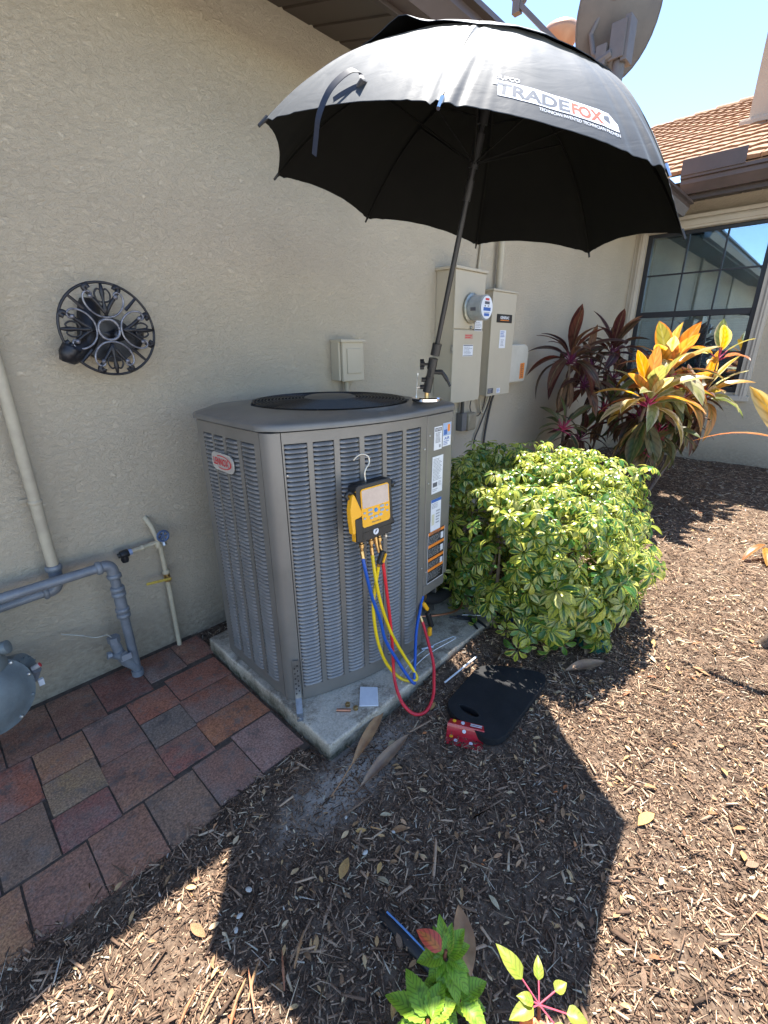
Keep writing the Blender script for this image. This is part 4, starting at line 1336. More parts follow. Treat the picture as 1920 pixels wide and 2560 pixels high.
# clip-on pipe clamp on the left of the gauge
pc = thing('pipe_clamp', 'yellow pipe clamp probe clipped to the left side of the gauge', 'clamp', (.87, -.95, .74))
b = MB()
pts = [(-.030, .150), (-.024, .158), (-.018, .150), (.004, .098), (.006, .080), (-.014, .074), (-.018, .03), (-.036, .026), (-.040, .074), (-.040, .108)]
m_ = len(pts)
b.add([gp_(a, c, .006) for a, c in pts] + [gp_(a, c, -.016) for a, c in pts], [tuple(range(m_)), tuple(range(m_, 2 * m_))[::-1]] + [((i + 1) % m_, i, m_ + i, m_ + (i + 1) % m_) for i in range(m_)])
b.build('yellow_jaw', YEL, pc, bevel=.003, recalc=True)
b = MB(); gbox(b, -.026, .002, -.004, .076, -.014, .010, k=.006); b.build('black_handle', BLACK, pc, bevel=.003)
b = MB(); gbox(b, -.0285, -.0262, .0, .060, -.012, .004); b.build('handle_edge', YEL, pc)
b = MB(); b.tube(cat_spline([gp_(-.040, .142, -.006), gp_(-.044, .155, -.006), gp_(-.034, .163, -.006), gp_(-.022, .156, -.006)]), .006, 8); b.build('black_jaw', BLACK, pc, smooth=60)
b = MB(); b.tube(cat_spline([gp_(-.012, .162, .0), gp_(-.001, .160, .0), gp_(.0, .145, 0), gp_(-.004, .135, 0)]), .0025, 8); b.build('ring', YEL, pc, smooth=60)


def hose(label, col, P, mat_name):
    mm = mat(mat_name, col, .38, col2=tuple(c * .85 for c in col), ns=12)
    h = thing('hose', label, 'hose', P[0])
    c = cat_spline(P, 8)
    MB().tube(c, .0062, 10).build('tube', mm, h, smooth=60)
    for i, j in ((0, 1), (-1, -2)):
        a = V(c[i]); d = (V(c[j]) - a).normalized()
        MB().tube([a - d * .004, a + d * .022], .0072, 10).build('crimp', BRASS, h, smooth=40)
    return h


hose('red hose looping down from the gauge over the slab edge and back up', (.70, .025, .04),
     [ports[2], (1.012, -.962, .58), (1.03, -.965, .44), (1.045, -.968, .30), (1.047, -.975, .19), (1.035, -.992, .115), (1.01, -1.032, .082), (.998, -1.075, .052), (1.01, -1.118, .03), (1.055, -1.135, .024), (1.115, -1.12, .04), (1.165, -1.085, .07), (1.21, -1.045, .105), (1.245, -.99, .155), (1.27, -.945, .20), (1.272, -.925, .235)], 'red_hose')
hose('blue hose hanging from the gauge and rising under the control panel', (.012, .09, .42),
     [ports[0], (.925, -.962, .60), (.955, -.963, .48), (.99, -.967, .37), (1.01, -.972, .28), (1.05, -1.0, .175), (1.078, -1.03, .10), (1.092, -1.045, .075), (1.103, -1.035, .085), (1.15, -1.0, .14), (1.21, -.955, .21), (1.27, -.925, .275), (1.32, -.90, .33), (1.35, -.87, .40)], 'blue_hose')
hose('yellow hose doubled back up from the slab edge to the gauge', (.85, .60, .015),
     [ports[1], (.972, -.965, .54), (1.0, -.966, .42), (1.045, -.970, .29), (1.09, -.99, .18), (1.115, -1.02, .11), (1.115, -1.04, .083), (1.09, -1.035, .082), (1.06, -1.0, .095), (1.025, -.965, .16), (.99, -.958, .26), (.972, -.955, .36), (.968, -.954, .45), (.982, -.955, .53), tuple(gp_(.074, -.10, -.002))], 'yellow_hose')

vc = thing('pipe_clamp', 'yellow and black pipe clamp hanging at the red hose end by the service corner', 'clamp', (1.33, -.93, .16))
b = MB(); b.box((-.010, -.009, -.045), (.010, .009, .045), M=Matrix.Translation((1.322, -.935, .20)) @ Matrix.Rotation(-.35, 4, 'Y')); b.build('black_handle', BLACK, vc, bevel=.004)
b = MB(); b.box((-.007, -.006, -.022), (.009, .008, .03), M=Matrix.Translation((1.302, -.928, .268)) @ Matrix.Rotation(-.6, 4, 'Y')); b.build('yellow_jaw', YEL, vc, bevel=.003)
b = MB(); b.box((-.008, -.006, -.02), (.008, .009, .02), M=Matrix.Translation((1.318, -.942, .145))); b.build('yellow_tip', YEL, vc, bevel=.003)

# ------------------------------------------------------------------ odds and ends on the slab
def flat_card():
    p = [(.937, -.905), (.981, -.956), (.915, -1.025), (.866, -.975)]
    c = thing('plastic_plate', 'small white square plate lying on the concrete slab', 'plate', (.925, -.965, .071))
    b = MB(); b.prism(p[::-1], .0715, .0755); b.build('plate', WHITE, c, bevel=.002); return c


flat_card()
o = MB().tube([(.797, -.931, .0765), (.831, -.969, .0765)], .0055, 12).build('copper_pipe', COPPER, smooth=40); tag(o, 'short cut of copper pipe lying beside two brass caps', 'pipe')
o = MB().lathe([(.009, 0), (.009, .010), (.006, .012), (.0, .012)], (.842, -.940, .0715), (0, 0, 1), 10).build('brass_cap', BRASS, smooth=40); tag(o, 'brass cap on the slab, the one behind the copper cut', 'cap')
o = MB().lathe([(.009, 0), (.009, .010), (.006, .012), (.0, .012)], (.850, -.974, .0715), (0, 0, 1), 10).build('brass_cap', BRASS, smooth=40); tag(o, 'brass cap on the slab between copper cut and white plate', 'cap')
o = MB().tube(cat_spline([(1.05, -.985, .074), (1.25, -.945, .074), (1.42, -.975, .075), (1.44, -.985, .075), (1.425, -.995, .075), (1.25, -.975, .074), (1.06, -1.005, .074)]), .0018, 6).build('cable_tie', WHITE, smooth=60); tag(o, 'thin white wire loop lying along the slab edge', 'wire')
o = MB().tube([(1.21, -1.105, .040), (1.42, -1.115, .048)], .004, 6).build('straw', WHITE, smooth=60); tag(o, 'straight pale rod on the soil beside the slab', 'rod')
sc = thing('flat_screwdriver', 'tool with dark blue handle lying at the slab corner under the bush', 'screwdriver', (1.66, -1.0, .075))
MB().tube([(1.66, -.99, .085), (1.67, -1.0, .085), (1.74, -1.09, .07), (1.76, -1.11, .066)], [.008, .014, .014, .009], 8).build('handle', mat('dark_blue_grip', (.015, .04, .13), .4), sc, smooth=40)
MB().tube([(1.60, -.92, .085), (1.66, -.99, .085)], .004, 6).build('shank', STEEL, sc, smooth=60)
sc = thing('pliers', 'black handled pliers lying open on the far slab corner', 'pliers', (1.6, -.95, .075))
MB().tube([(1.58, -.90, .08), (1.62, -.99, .079), (1.60, -1.05, .078)], [.005, .007, .005], 6).build('handle', BLACK, sc, smooth=60)
MB().tube([(1.55, -.88, .08), (1.60, -.96, .078), (1.56, -1.03, .078)], [.005, .007, .005], 6).build('handle', BLACK, sc, smooth=60)
o = MB().tube([(1.27, -.935, .0755), (1.32, -.96, .0755)], .008, 6).build('anchor_clip', STEEL, smooth=40); tag(o, 'small steel clip on the slab by the cable loop', 'clip')

# kneeling pad: rounded slab of foam with a handle slot
kp = thing('kneeling_pad', 'black foam kneeling pad with a handle slot lying on the mulch', 'kneeling pad', (1.3, -1.3, .02))
A_, B_, C_, D_ = V((1.095, -1.178)), V((1.405, -1.150)), V((1.545, -1.395)), V((1.075, -1.418))


def quad(u, v):   # u along length, v across
    return A_.lerp(B_, u).lerp(D_.lerp(C_, u), v)


def rr_poly(k=.17, n=7):
    pts = []
    for cu, cv, t0 in ((1 - k, 1 - k * 1.5, 0), (k, 1 - k * 1.5, PI / 2), (k, k * 1.5, PI), (1 - k, k * 1.5, 1.5 * PI)):
        for i in range(n + 1):
            a = t0 + i * PI / 2 / n; pts.append((cu + k * math.cos(a), cv + k * 1.5 * math.sin(a)))
    return pts


FOAM = mat('black_foam', (.014, .014, .015), .75, col2=(.022, .022, .023), ns=12, nd=8, bs=300, bd=.002, spec=.25)
ou = rr_poly()
# slot: rounded hole near the low end
hole = [(.16 + .040 * math.cos(t), .36 + .17 * math.sin(t)) for t in [2 * PI * i / 28 for i in range(28)]]
bm = bmesh.new()
def loop(pts, z): return [bm.verts.new((*quad(*p), z)) for p in pts]
z0, z1 = .018, .046
lo_o = loop(ou, z0); hi_o = loop(ou, z1); lo_h = loop(hole, z0); hi_h = loop(hole, z1)
def eds(L): return [bm.edges.new((L[i], L[(i + 1) % len(L)])) for i in range(len(L))]
e_hi = eds(hi_o) + eds(hi_h); e_lo = eds(lo_o) + eds(lo_h)
bmesh.ops.triangle_fill(bm, edges=e_hi, use_beauty=True); bmesh.ops.triangle_fill(bm, edges=e_lo, use_beauty=True)
for L0, L1 in ((lo_o, hi_o), (lo_h, hi_h)):
    for i in range(len(L0)): bm.faces.new((L0[i], L0[(i + 1) % len(L0)], L1[(i + 1) % len(L0)], L1[i]))
bmesh.ops.recalc_face_normals(bm, faces=bm.faces)
o_ = ORG[kp.name]
for v in bm.verts: v.co -= o_
me = bpy.data.meshes.new('foam'); bm.to_mesh(me); bm.free(); me.materials.append(FOAM)
ob = link('foam', me, kp); md = ob.modifiers.new('bevel', 'BEVEL'); md.width = .005; md.segments = 3; md.angle_limit = math.radians(50)

# red angle bracket
rk = thing('red_bracket', 'red plastic angle piece with white dots beside the black kneeling pad', 'bracket', (1.06, -1.28, .03))
RP = mat('red_plastic', (.50, .012, .03), .3, col2=(.42, .01, .02), ns=30, coat=.4)
e1 = V((.055, -.115, 0)).normalized(); e2 = V((-e1.y, e1.x, 0)) * -1   # e2 points away from pad (towards -x)
e2 = V((-.905, -.43, 0)).normalized()
ro = V((1.068, -1.228, .046))


def rpn(a, c, z): return ro + e1 * a + e2 * c + V((0, 0, z))


prof = [(-.012, -.014), (.0, .0), (.026, .004), (.030, -.004), (.038, -.026), (.040, -.034), (.072, -.036), (.080, -.033)]
P = [[rpn(0 + (.008 if i < 2 else 0), c, z) for i, (c, z) in enumerate(prof)], [rpn(.128 - (.006 if i < 2 else 0), c, z) for i, (c, z) in enumerate(prof)]]
b = MB(); b.sheet(P); b.sheet([[q - V((0, 0, .003)) for q in row][::-1] for row in P]); b.build('shell', RP, rk, smooth=30)
for a, c, z, m_ in ((.022, .012, .0045, YEL), (.052, .014, .0045, WHITE), (.060, .0335, -.012, WHITE), (.036, .060, -.0335, WHITE), (.088, .058, -.0335, WHITE), (.018, .046, -.0335, YEL)):
    nn = V((0, 0, 1)) if c != .0335 else (e2 * .9 + V((0, 0, .4))).normalized()
    MB().lathe([(0, 0), (.0065, 0), (.0065, .0012), (0, .0012)], rpn(a, c, z), nn, 14).build('dot', m_, rk)
b = MB(); b.add([rpn(.078, .006, .0035), rpn(.118, .006, .0035), rpn(.118, .012, .0048), rpn(.078, .012, .0048)], [(0, 1, 2, 3)]); b.add([rpn(.078, .015, .0048), rpn(.118, .015, .0052), rpn(.118, .020, .0060), rpn(.078, .020, .0056)], [(0, 1, 2, 3)]); b.build('white_stripe', WHITE, rk)

# ------------------------------------------------------------------ wall fixtures on wall A
# iron rosette with hanger
ir = thing('iron_rosette', 'round black wrought iron scroll ornament with silver highlights on the wall', 'wall ornament', (.56, -.09, 1.36))
IRON = mat('wrought_iron', (.02, .02, .024), .42, .5, col2=(.035, .035, .04), ns=40)
SILV = mat('brushed_silver_highlight', (.30, .30, .33), .42, .6, col2=(.09, .09, .11), ns=50)
ic = V((.561, -.095, 1.357)); IRR = .147


def ip(a, c, d=0): return ic + V((a * IRR, -d, c * IRR))


def ring_(r, w, name, m_, n=64):
    MB().tube([ip(r * math.cos(t), r * math.sin(t)) for t in [2 * PI * i / n for i in range(n + 1)]], w, 8).build(name, m_, ir, smooth=180)


ring_(1.0, .0045, 'rim', IRON); ring_(.225, .0048, 'centre_ring', SILV, 40)
for q in range(4):
    a0 = q * PI / 2
    def rot(p, d=0): return ip(p[0] * math.cos(a0) - p[1] * math.sin(a0), p[0] * math.sin(a0) + p[1] * math.cos(a0), d)
    # big silver C-scroll facing outwards
    half = [(0, .265), (.18, .30), (.33, .42), (.41, .58), (.40, .73), (.31, .80), (.235, .76), (.25, .69)]
    c = [(-x_, y_) for x_, y_ in half[::-1]] + half[1:]
    MB().tube([rot((q_.x, q_.y), .004) for q_ in cat_spline([(x_, y_, 0) for x_, y_ in c], 5)], .0034, 7).build('scroll', SILV, ir, smooth=180)
    for s in (-1, 1):
        MB().lathe([(0, -.007), (.006, -.004), (.008, 0), (.006, .004), (0, .007)], rot((s * .262, .70), .006), (0, -1, 0), 12).build('bead', SILV, ir, smooth=180)
    # black palmette
    MB().tube([rot(p) for p in ((0, .28), (0, .45), (0, .62), (0, .80), (0, .985))], [.005, .009, .004, .0085, .004], 8).build('leaf_spike', IRON, ir, smooth=180)
    for s in (-1, 1):
        MB().tube([rot((q_.x, q_.y)) for q_ in cat_spline([(0, .34, 0), (s * .10, .50, 0), (s * .22, .66, 0), (s * .32, .80, 0), (s * .36, .88, 0), (s * .30, .92, 0), (s * .26, .86, 0)], 4)], [.0062] * 12 + [.008] * 12 + [.009], 7).build('frond', IRON, ir, smooth=180)
        MB().tube([rot((q_.x, q_.y)) for q_ in cat_spline([(s * .02, .58, 0), (s * .13, .62, 0), (s * .16, .76, 0), (s * .10, .86, 0), (s * .03, .84, 0)], 4)], .003, 6).build('tendril', IRON, ir, smooth=180)
    a0 += PI / 4
    MB().tube([rot((0, .62)), rot((0, .99))], [.006, .0045], 6).build('strut', IRON, ir)
b = MB()
b.tube(cat_spline([(.54, -.012, 1.45), (.52, -.03, 1.38), (.50, -.05, 1.32), (.47, -.07, 1.29)], 4), [.03, .034, .036, .036, .036, .036, .035, .033, .03, .028, .026, .024, .022], 10)
b.tube(cat_spline([(.49, -.05, 1.31), (.45, -.08, 1.285), (.425, -.09, 1.275), (.44, -.09, 1.30)], 4), [.03] * 13, 10)
b.tube(cat_spline([(.50, -.02, 1.30), (.58, -.02, 1.29), (.66, -.02, 1.31), (.68, -.02, 1.36)], 4), .022, 8)
b.tube(cat_spline([(.52, -.03, 1.36), (.58, -.04, 1.34), (.60, -.08, 1.34)], 4), .02, 8)
b.build('hanger_bracket', IRON, ir, smooth=180)
b = MB(); pl2 = [(.57 + .085 * math.cos(t), 1.325 + .075 * math.sin(t)) for t in [2 * PI * i / 24 for i in range(24)]]
b.add([(x, -.052, z) for x, z in pl2] + [(x, -.004, z) for x, z in pl2], [tuple(range(24))[::-1], tuple(range(24, 48))] + [((i + 1) % 24, i, 24 + i, 24 + (i + 1) % 24) for i in range(24)])
b.build('back_plate', IRON, ir, smooth=40, recalc=True)

# beige conduit riser + grey gas piping
gas = thing('gas_pipes', 'grey painted gas pipes with elbows joined to a beige riser on the wall', 'pipe', (.2, -.07, 0))
yb = -.045
MB().tube([(.232, yb, .552), (.238, yb, 1.2), (.24, yb, 2.56)], .0185, 14).build('riser', BEIGEPIPE, gas, smooth=50)
b = MB(); b.lathe([(.0195, -.007), (.0215, -.004), (.0215, .004), (.0195, .007)], (.234, yb, .80), (0, 0, 1), 14); b.box((.195, -.006, .793), (.222, -.001, .807)); b.build('pipe_strap', BEIGEPIPE, gas, smooth=40)


def fit(b, p, d, r=.024, L=.018):
    b.lathe([(r * .86, -L * .5), (r, -L * .3), (r, L * .3), (r * .86, L * .5)], p, d, 14)


b = MB(); b.tube(cat_spline([(.232, yb, .56), (.232, yb, .52), (.228, yb, .485), (.212, yb, .465), (.185, yb, .463)], 5), .0215, 12); fit(b, (.232, yb, .548), (0, 0, 1), .027, .022); fit(b, (.19, yb, .463), (1, 0, 0), .025, .016); b.build('elbow', GREYPIPE, gas, smooth=50)
MB().tube([(-.5, yb, .440), (.19, yb, .463)], .0155, 12).build('low_pipe', GREYPIPE, gas, smooth=50)
yg = -.115
MB().tube([(-.5, yg, .519), (.345, yg, .524)], .0175, 14).build('high_pipe', GREYPIPE, gas, smooth=50)
b = MB(); b.tube(cat_spline([(.35, yg, .524), (.378, yg, .524), (.394, yg, .510), (.398, yg, .48)], 5), .0215, 12); fit(b, (.355, yg, .524), (1, 0, 0), .0255, .02); fit(b, (.398, yg, .475), (0, 0, 1), .0255, .02); b.build('elbow', GREYPIPE, gas, smooth=50)
b = MB(); b.tube([(.398, yg, .48), (.400, yg, .03)], .0175, 14); b.build('drop_pipe', GREYPIPE, gas, smooth=50)
for zz in (.418, .395, .325, .300):
    b = MB(); fit(b, (.399, yg, zz), (0, 0, 1), .0255, .020); b.build('coupling', GREYPIPE, gas, smooth=50)
b = MB(); b.tube([(.399, yg, .43), (.399, yg, .29)], .0215, 10); b.build('union', GREYPIPE, gas, smooth=50)
b = MB(); b.tube([(.400, yg, .035), (.400, yg, .008)], .023, 12); b.build('end_cap', GREYPIPE, gas, smooth=50)
# gas cock at the foot
gc = thing('gas_valve', 'small grey gas valve with a loose white wire beside the drop pipe', 'valve', (.35, -.10, .12))
b = MB()
b.tube([(.40, yg, .05), (.372, yg, .095), (.352, yg, .145), (.345, yg, .20)], [.02, .024, .02, .018], 10)
b.tube([(.345, yg, .20), (.345, yg, .225)], .023, 6); b.tube([(.34, yg + .01, .14), (.36, yg - .03, .14)], .02, 8); b.tube([(.325, yg, .15), (.31, yg, .152)], .015, 8)
b.build('valve_body', GREYPIPE, gc, smooth=40)
b = MB(); b.box((.345, yg - .035, .12), (.385, yg - .028, .145)); b.build('tag', mat('dull_aluminium', (.4, .41, .44), .5, .4), gc)
MB().tube(cat_spline([(.342, yg, .22), (.325, yg, .243), (.29, yg, .250), (.255, -.06, .25), (.20, -.02, .265)]), .0022, 6).build('wire', mat('wire_white', (.45, .43, .36), .6), gc, smooth=60)

# hose bib line
hb = thing('hose_bib', 'cream painted water pipe with blue wheel tap and yellow lever valve', 'tap', (.6, -.04, 0))
CRP = mat('cream_pipe', (.50, .44, .31), .55, col2=(.40, .34, .24), ns=25, bs=200, bd=.0006)
yc = -.04
MB().tube([(.607, yc, .0), (.609, yc, .30), (.606, yc, .52), (.586, yc, .605), (.580, yc + .035, .635)], .0105, 12).build('stand_pipe', CRP, hb, smooth=50)
b = MB(); b.tube([(.607, yc, .528), (.55, yc - .006, .527), (.49, yc - .012, .526)], .0095, 10); fit(b, (.598, yc, .52), (0, 0, 1), .0145, .03); fit(b, (.535, yc - .008, .527), (1, 0, 0), .0125, .014); b.build('branch', CRP, hb, smooth=50)
b = MB(); fit(b, (.609, yc, .385), (0, 0, 1), .015, .02); b.build('coupling', CRP, hb, smooth=50)
b = MB(); b.lathe([(.013, 0), (.013, .014)], (.492, yc - .012, .526), (-1, 0, 0), 10); b.build('blue_collar', mat('blue_collar', (.25, .32, .5), .4), hb)
b = MB(); b.lathe([(.014, 0), (.016, .004), (.016, .03), (.010, .034), (.010, .04)], (.480, yc - .012, .526), (-1, 0, -.1), 12); b.lathe([(.013, 0), (.015, .02), (.012, .03)], (.462, yc - .012, .52), (0, 0, -1), 12); b.build('vacuum_breaker', BLACKM, hb, smooth=40)
b = MB(); b.lathe([(.010, 0), (.010, .022), (.013, .024), (.013, .03)], (.607, yc, .56), (0, -1, 0), 12); b.tube([(.607, yc - .01, .56), (.612, yc - .03, .535), (.612, yc - .035, .52)], .010, 8); b.build('tap_body', STEEL, hb, smooth=40)
b = MB(); wc = V((.612, yc - .038, .563))
b.tube([wc + V((math.cos(t) * .022, 0, math.sin(t) * .022)) for t in [2 * PI * i / 20 for i in range(21)]], .005, 6)
for k in range(5): b.tube([wc, wc + V((math.cos(k * 1.256) * .021, 0, math.sin(k * 1.256) * .021))], .004, 5)
b.lathe([(.007, -.004), (.007, .004)], wc, (0, -1, 0), 8)
b.build('wheel', mat('blue_wheel', (.10, .15, .27), .45, .3), hb, smooth=40)
b = MB(); b.tube([(.609, yc, .385), (.609, yc, .34)], .0135, 10); b.tube([(.609, yc - .008, .360), (.609, yc - .03, .360)], .009, 8); b.build('ball_valve', BRASS, hb, smooth=40)
b = MB(); b.box((-.095, -.003, -.006), (.006, .003, .006), M=Matrix.Translation((.609, yc - .028, .360)) @ Matrix.Rotation(.12, 4, 'Y')); b.build('lever', mat('yellow_lever', (.55, .40, .06), .6, col2=(.4, .28, .05), ns=60), hb, bevel=.003)

# gas regulator at the left edge
rg = thing('gas_regulator', 'bulky grey green gas regulator with bolted round housings at the left', 'regulator', (0, -.20, .30))
rc = V((-.045, -.235, .255)); rn_ = V((.25, -.93, .28)).normalized()
b = MB(); b.lathe([(0, -.035), (.07, -.03), (.105, -.008), (.122, -.004), (.122, .010), (.105, .014), (.085, .03), (.055, .042), (0, .048)], rc, rn_, 40)
b.build('diaphragm_housing', REGM, rg, smooth=40)
a_ = rn_.orthogonal().normalized(); c_ = rn_.cross(a_)
for k in range(10):
    t = 2 * PI * k / 10
    MB().lathe([(.006, 0), (.006, .006), (.003, .008)], rc + (a_ * math.cos(t) + c_ * math.sin(t)) * .113 + rn_ * .010, rn_, 6).build('bolt', STEEL if k % 3 else REGM, rg)
b = MB(); r2 = V((.03, -.12, .235)); b.lathe([(.0, -.05), (.060, -.045), (.068, -.01), (.068, .03), (.055, .045), (0, .05)], r2, (.75, -.55, .15), 30)
for k in range(12):
    t = 2 * PI * k / 12
    ax = V((.75, -.55, .15)).normalized(); u_ = ax.orthogonal().normalized(); w_ = ax.cross(u_)
    b.tube([r2 + (u_ * math.cos(t) + w_ * math.sin(t)) * .066 + ax * .0, r2 + (u_ * math.cos(t) + w_ * math.sin(t)) * .050 + ax * .05], .004, 5)
b.build('valve_housing', REGM, rg, smooth=40)
b = MB(); b.tube([r2 + V((.045, -.04, -.02)), r2 + V((.060, -.055, .02))], .016, 8); b.build('vent_plug', GREYPIPE, rg, smooth=40)
MB().tube([r2 + V((.050, -.05, .024)), r2 + V((.072, -.056, .032))], .0085, 10).build('white_cap', mat('dirty_white', (.5, .47, .44), .5), rg, smooth=40)
MB().tube([r2 + V((.072, -.056, .032)), r2 + V((.074, -.0565, .033))], .0085, 10).build('red_ring', REDP, rg)
b = MB(); b.box((-.008, -.006, -.012), (.008, .006, .012), M=Matrix.Translation(r2 + V((.062, -.055, -.035)))); b.build('white_tag', WHITE, rg)
b = MB(); b.lathe([(.045, 0), (.052, .01), (.052, .05), (.058, .055), (.062, .07), (.045, .085), (.04, .16)], (-.02, -.19, .32), (-.15, 0, 1), 24); b.build('bonnet', REGM, rg, smooth=40)
b = MB(); b.lathe([(.018, 0), (.022, .004), (.022, .02), (.014, .024)], (.022, -.21, .395), (.8, -.4, .2), 14); b.build('bonnet_lug', REGM, rg, smooth=40)
b = MB(); b.tube([(-.03, -.115, .519), (-.03, -.115, .44), (-.02, -.16, .41)], .017, 12); b.build('inlet_pipe', GREYPIPE, rg, smooth=50)

# AC disconnect box
db = thing('disconnect_box', 'small beige lidded electrical box on the wall above the fan opening', 'electrical box', (1.72, -.04, 1.2))
MB().box((1.625, -.065, 1.125), (1.785, -.0005, 1.325)).build('case', BEIGEBOX, db, bevel=.004)
MB().box((1.638, -.082, 1.12), (1.790, -.0655, 1.322)).build('cover', BEIGEBOX, db, bevel=.006)
MB().box((1.665, -.088, 1.16), (1.765, -.0825, 1.285)).build('raised_panel', BEIGEBOX, db, bevel=.004)
MB().box((1.622, -.092, 1.316), (1.794, -.0008, 1.331)).build('rain_hood', BEIGEBOX, db, bevel=.003)
MB().tube([(1.70, -.035, 1.12), (1.70, -.035, .4)], .014, 10).build('conduit', BEIGEPIPE, db, smooth=50)

# meter panel
mp_ = thing('meter_panel', 'tall beige electric meter cabinet with round glass meter on the wall', 'meter cabinet', (2.69, -.08, 1.33))
MB().box((2.512, -.142, .938), (2.838, -.0005, 1.735)).build('cabinet', BEIGEBOX, mp_, bevel=.004)
MB().box((2.507, -.155, .935), (2.843, -.1425, 1.390)).build('door', BEIGEBOX, mp_, bevel=.003)
MB().box((2.507, -.153, 1.396), (2.843, -.1425, 1.730)).build('upper_cover', BEIGEBOX, mp_, bevel=.003)
MB().box((2.495, -.165, 1.731), (2.855, -.0008, 1.748)).build('rain_hood', BEIGEBOX, mp_, bevel=.003)
b = MB(); b.box((2.506, -.152, 1.25), (2.5105, -.135, 1.30)); b.box((2.500, -.150, 1.265), (2.506, -.138, 1.285)); b.build('hinge', STEEL, mp_)
mc = V((2.678, -.1535, 1.518))
MB().lathe([(.0, 0), (.086, 0), (.090, .006), (.090, .018), (.084, .022), (.0, .022)], mc, (0, -1, 0), 40).build('meter_ring', mat('galvanised_ring', (.42, .42, .36), .4, .7, col2=(.3, .3, .26), ns=30), mp_, smooth=40)
MB().lathe([(.0, 0), (.074, .0), (.076, .01), (.074, .095), (.0, .098)], mc + V((0, -.0225, 0)), (0, -1, 0), 40).build('meter_body', mat('meter_glass_grey', (.34, .37, .38), .12, .1, col2=(.26, .29, .30), ns=12, coat=.8), mp_, smooth=40)
fcz = mc + V((0, -.1215, 0))
MB().lathe([(0, 0), (.066, 0), (.066, .001), (0, .001)], fcz, (0, -1, 0), 36).build('dial', WHITE, mp_)


def fr(a0, c0, a1, c1, m_, d=.0013):
    b = MB(); b.add([fcz + V((a, -d, c)) for a, c in ((a0, c0), (a1, c0), (a1, c1), (a0, c1))], [(0, 1, 2, 3)]); b.build('dial_print', m_, mp_)


fr(-.028, .018, .028, .034, INK); fr(-.022, .040, .022, .052, REDP, .0014); fr(-.040, -.020, .044, .000, BLUEP); fr(-.030, -.05, .030, -.034, BLUEP, .0014); fr(-.028, .004, -.016, .012, INK, .0015); fr(.006, .004, .024, .012, INKG, .0015); fr(-.034, -.031, .034, -.027, INKG, .0015)
b = MB(); b.box((-.003, -.018, -.01), (.001, .018, .01), M=Matrix.Translation(mc + V((-.074, -.07, -.01)))); b.build('side_tag', INK, mp_)
l = Label(mp_, (2.735, -.1565, 1.385), (1, 0, 0), UP, .085, .062, name='tag', label='white meter tag hanging below the ring'); l.lines(.08, .3, .92, .9, 4, INKG, 4).rect(.05, .05, .95, .2, INK)
l = Label(mp_, (2.630, -.1555, 1.335), (1, 0, 0), UP, .09, .03, mat('pale_red_sticker', (.55, .30, .24), .5), label='faded red notice sticker'); l.lines(.05, .1, .95, .9, 2, REDP, 6)
l = Label(mp_, (2.615, -.1555, 1.228), (1, 0, 0), UP, .115, .072, label='white notice sticker with a dark frame'); l.rect(.02, .90, .98, .97, INK).rect(.02, .03, .98, .08, INK).lines(.1, .15, .9, .85, 6, INKG, 8)
b = MB(); b.lathe([(.010, 0), (.010, .01), (.006, .014)], (2.69, -.155, 1.405), (0, -1, 0), 10); b.build('latch', STEEL, mp_)
MB().tube([(2.955, -.015, 1.74), (2.98, -.015, 1.95), (2.995, -.015, 2.58)], .011, 8).build('service_cable', BEIGEPIPE, mp_, smooth=50)
MB().tube([(2.78, -.07, 1.745), (2.955, -.015, 1.76)], .008, 8).build('cable_bend', BEIGEPIPE, mp_, smooth=50)

# transfer switch
ts = thing('transfer_switch', 'beige transfer switch cabinet with a black name plate right of the meter', 'electrical cabinet', (3.16, -.06, 1.3))
MB().box((3.0, -.112, .945), (3.318, -.0005, 1.650)).build('cabinet', BEIGEBOX, ts, bevel=.004)
MB().box((2.996, -.124, .940), (3.322, -.1125, 1.645)).build('door', BEIGEBOX, ts, bevel=.003)
MB().box((2.988, -.132, 1.6455), (3.330, -.0008, 1.660)).build('rain_hood', BEIGEBOX, ts, bevel=.003)
l = Label(ts, (3.06, -.1248, 1.447), (1, 0, 0), UP, .215, .056, mat('black_plate', (.015, .012, .012), .4), 'name_plate', 'black name plate with white and orange lettering'); l.text('GENERAC', .22, .42, .80, .78, WHITE, .03).rect(.22, .24, .80, .33, ORANGE)
l = Label(ts, (3.118, -.1248, 1.275), (1, 0, 0), UP, .085, .122, label='white sticker with blue print'); l.lines(.1, .60, .9, .95, 4, BLUEP, 9).lines(.2, .1, .8, .5, 5, INKG, 19)
l = Label(ts, (3.005, -.1248, .958), (1, 0, 0), UP, .075, .038, mat('dark_sticker', (.07, .07, .09), .5), label='small dark sticker at the lower left'); l.lines(.1, .1, .9, .9, 3, INKG, 11)
l = Label(ts, (3.13, -.1248, .955), (1, 0, 0), UP, .05, .036, label='small pale blue sticker at the lower edge'); l.lines(.1, .1, .9, .9, 3, BLUEP, 12)
MB().tube([(3.19, -.045, 1.66), (3.19, -.045, 2.58)], .024, 12).build('conduit', BEIGEPIPE, ts, smooth=50)
cv = thing('flue_cover', 'beige rounded cover with an orange warning sticker beside the transfer switch', 'cover', (3.55, -.04, 1.1))
pts = [(3.33, 1.30), (3.60, 1.302), (3.655, 1.285), (3.672, 1.24), (3.672, 1.13), (3.635, 1.01), (3.33, 1.01)]
b = MB(); n = len(pts)
b.add([(a, -.085, z) for a, z in pts] + [(a, -.001, z) for a, z in pts], [tuple(range(n))[::-1], tuple(range(n, 2 * n))] + [((i + 1) % n, i, n + i, n + (i + 1) % n) for i in range(n)]); b.build('cover', mat('cream_cover', (.56, .52, .43), .5, col2=(.5, .46, .38)), cv, bevel=.012, recalc=True)
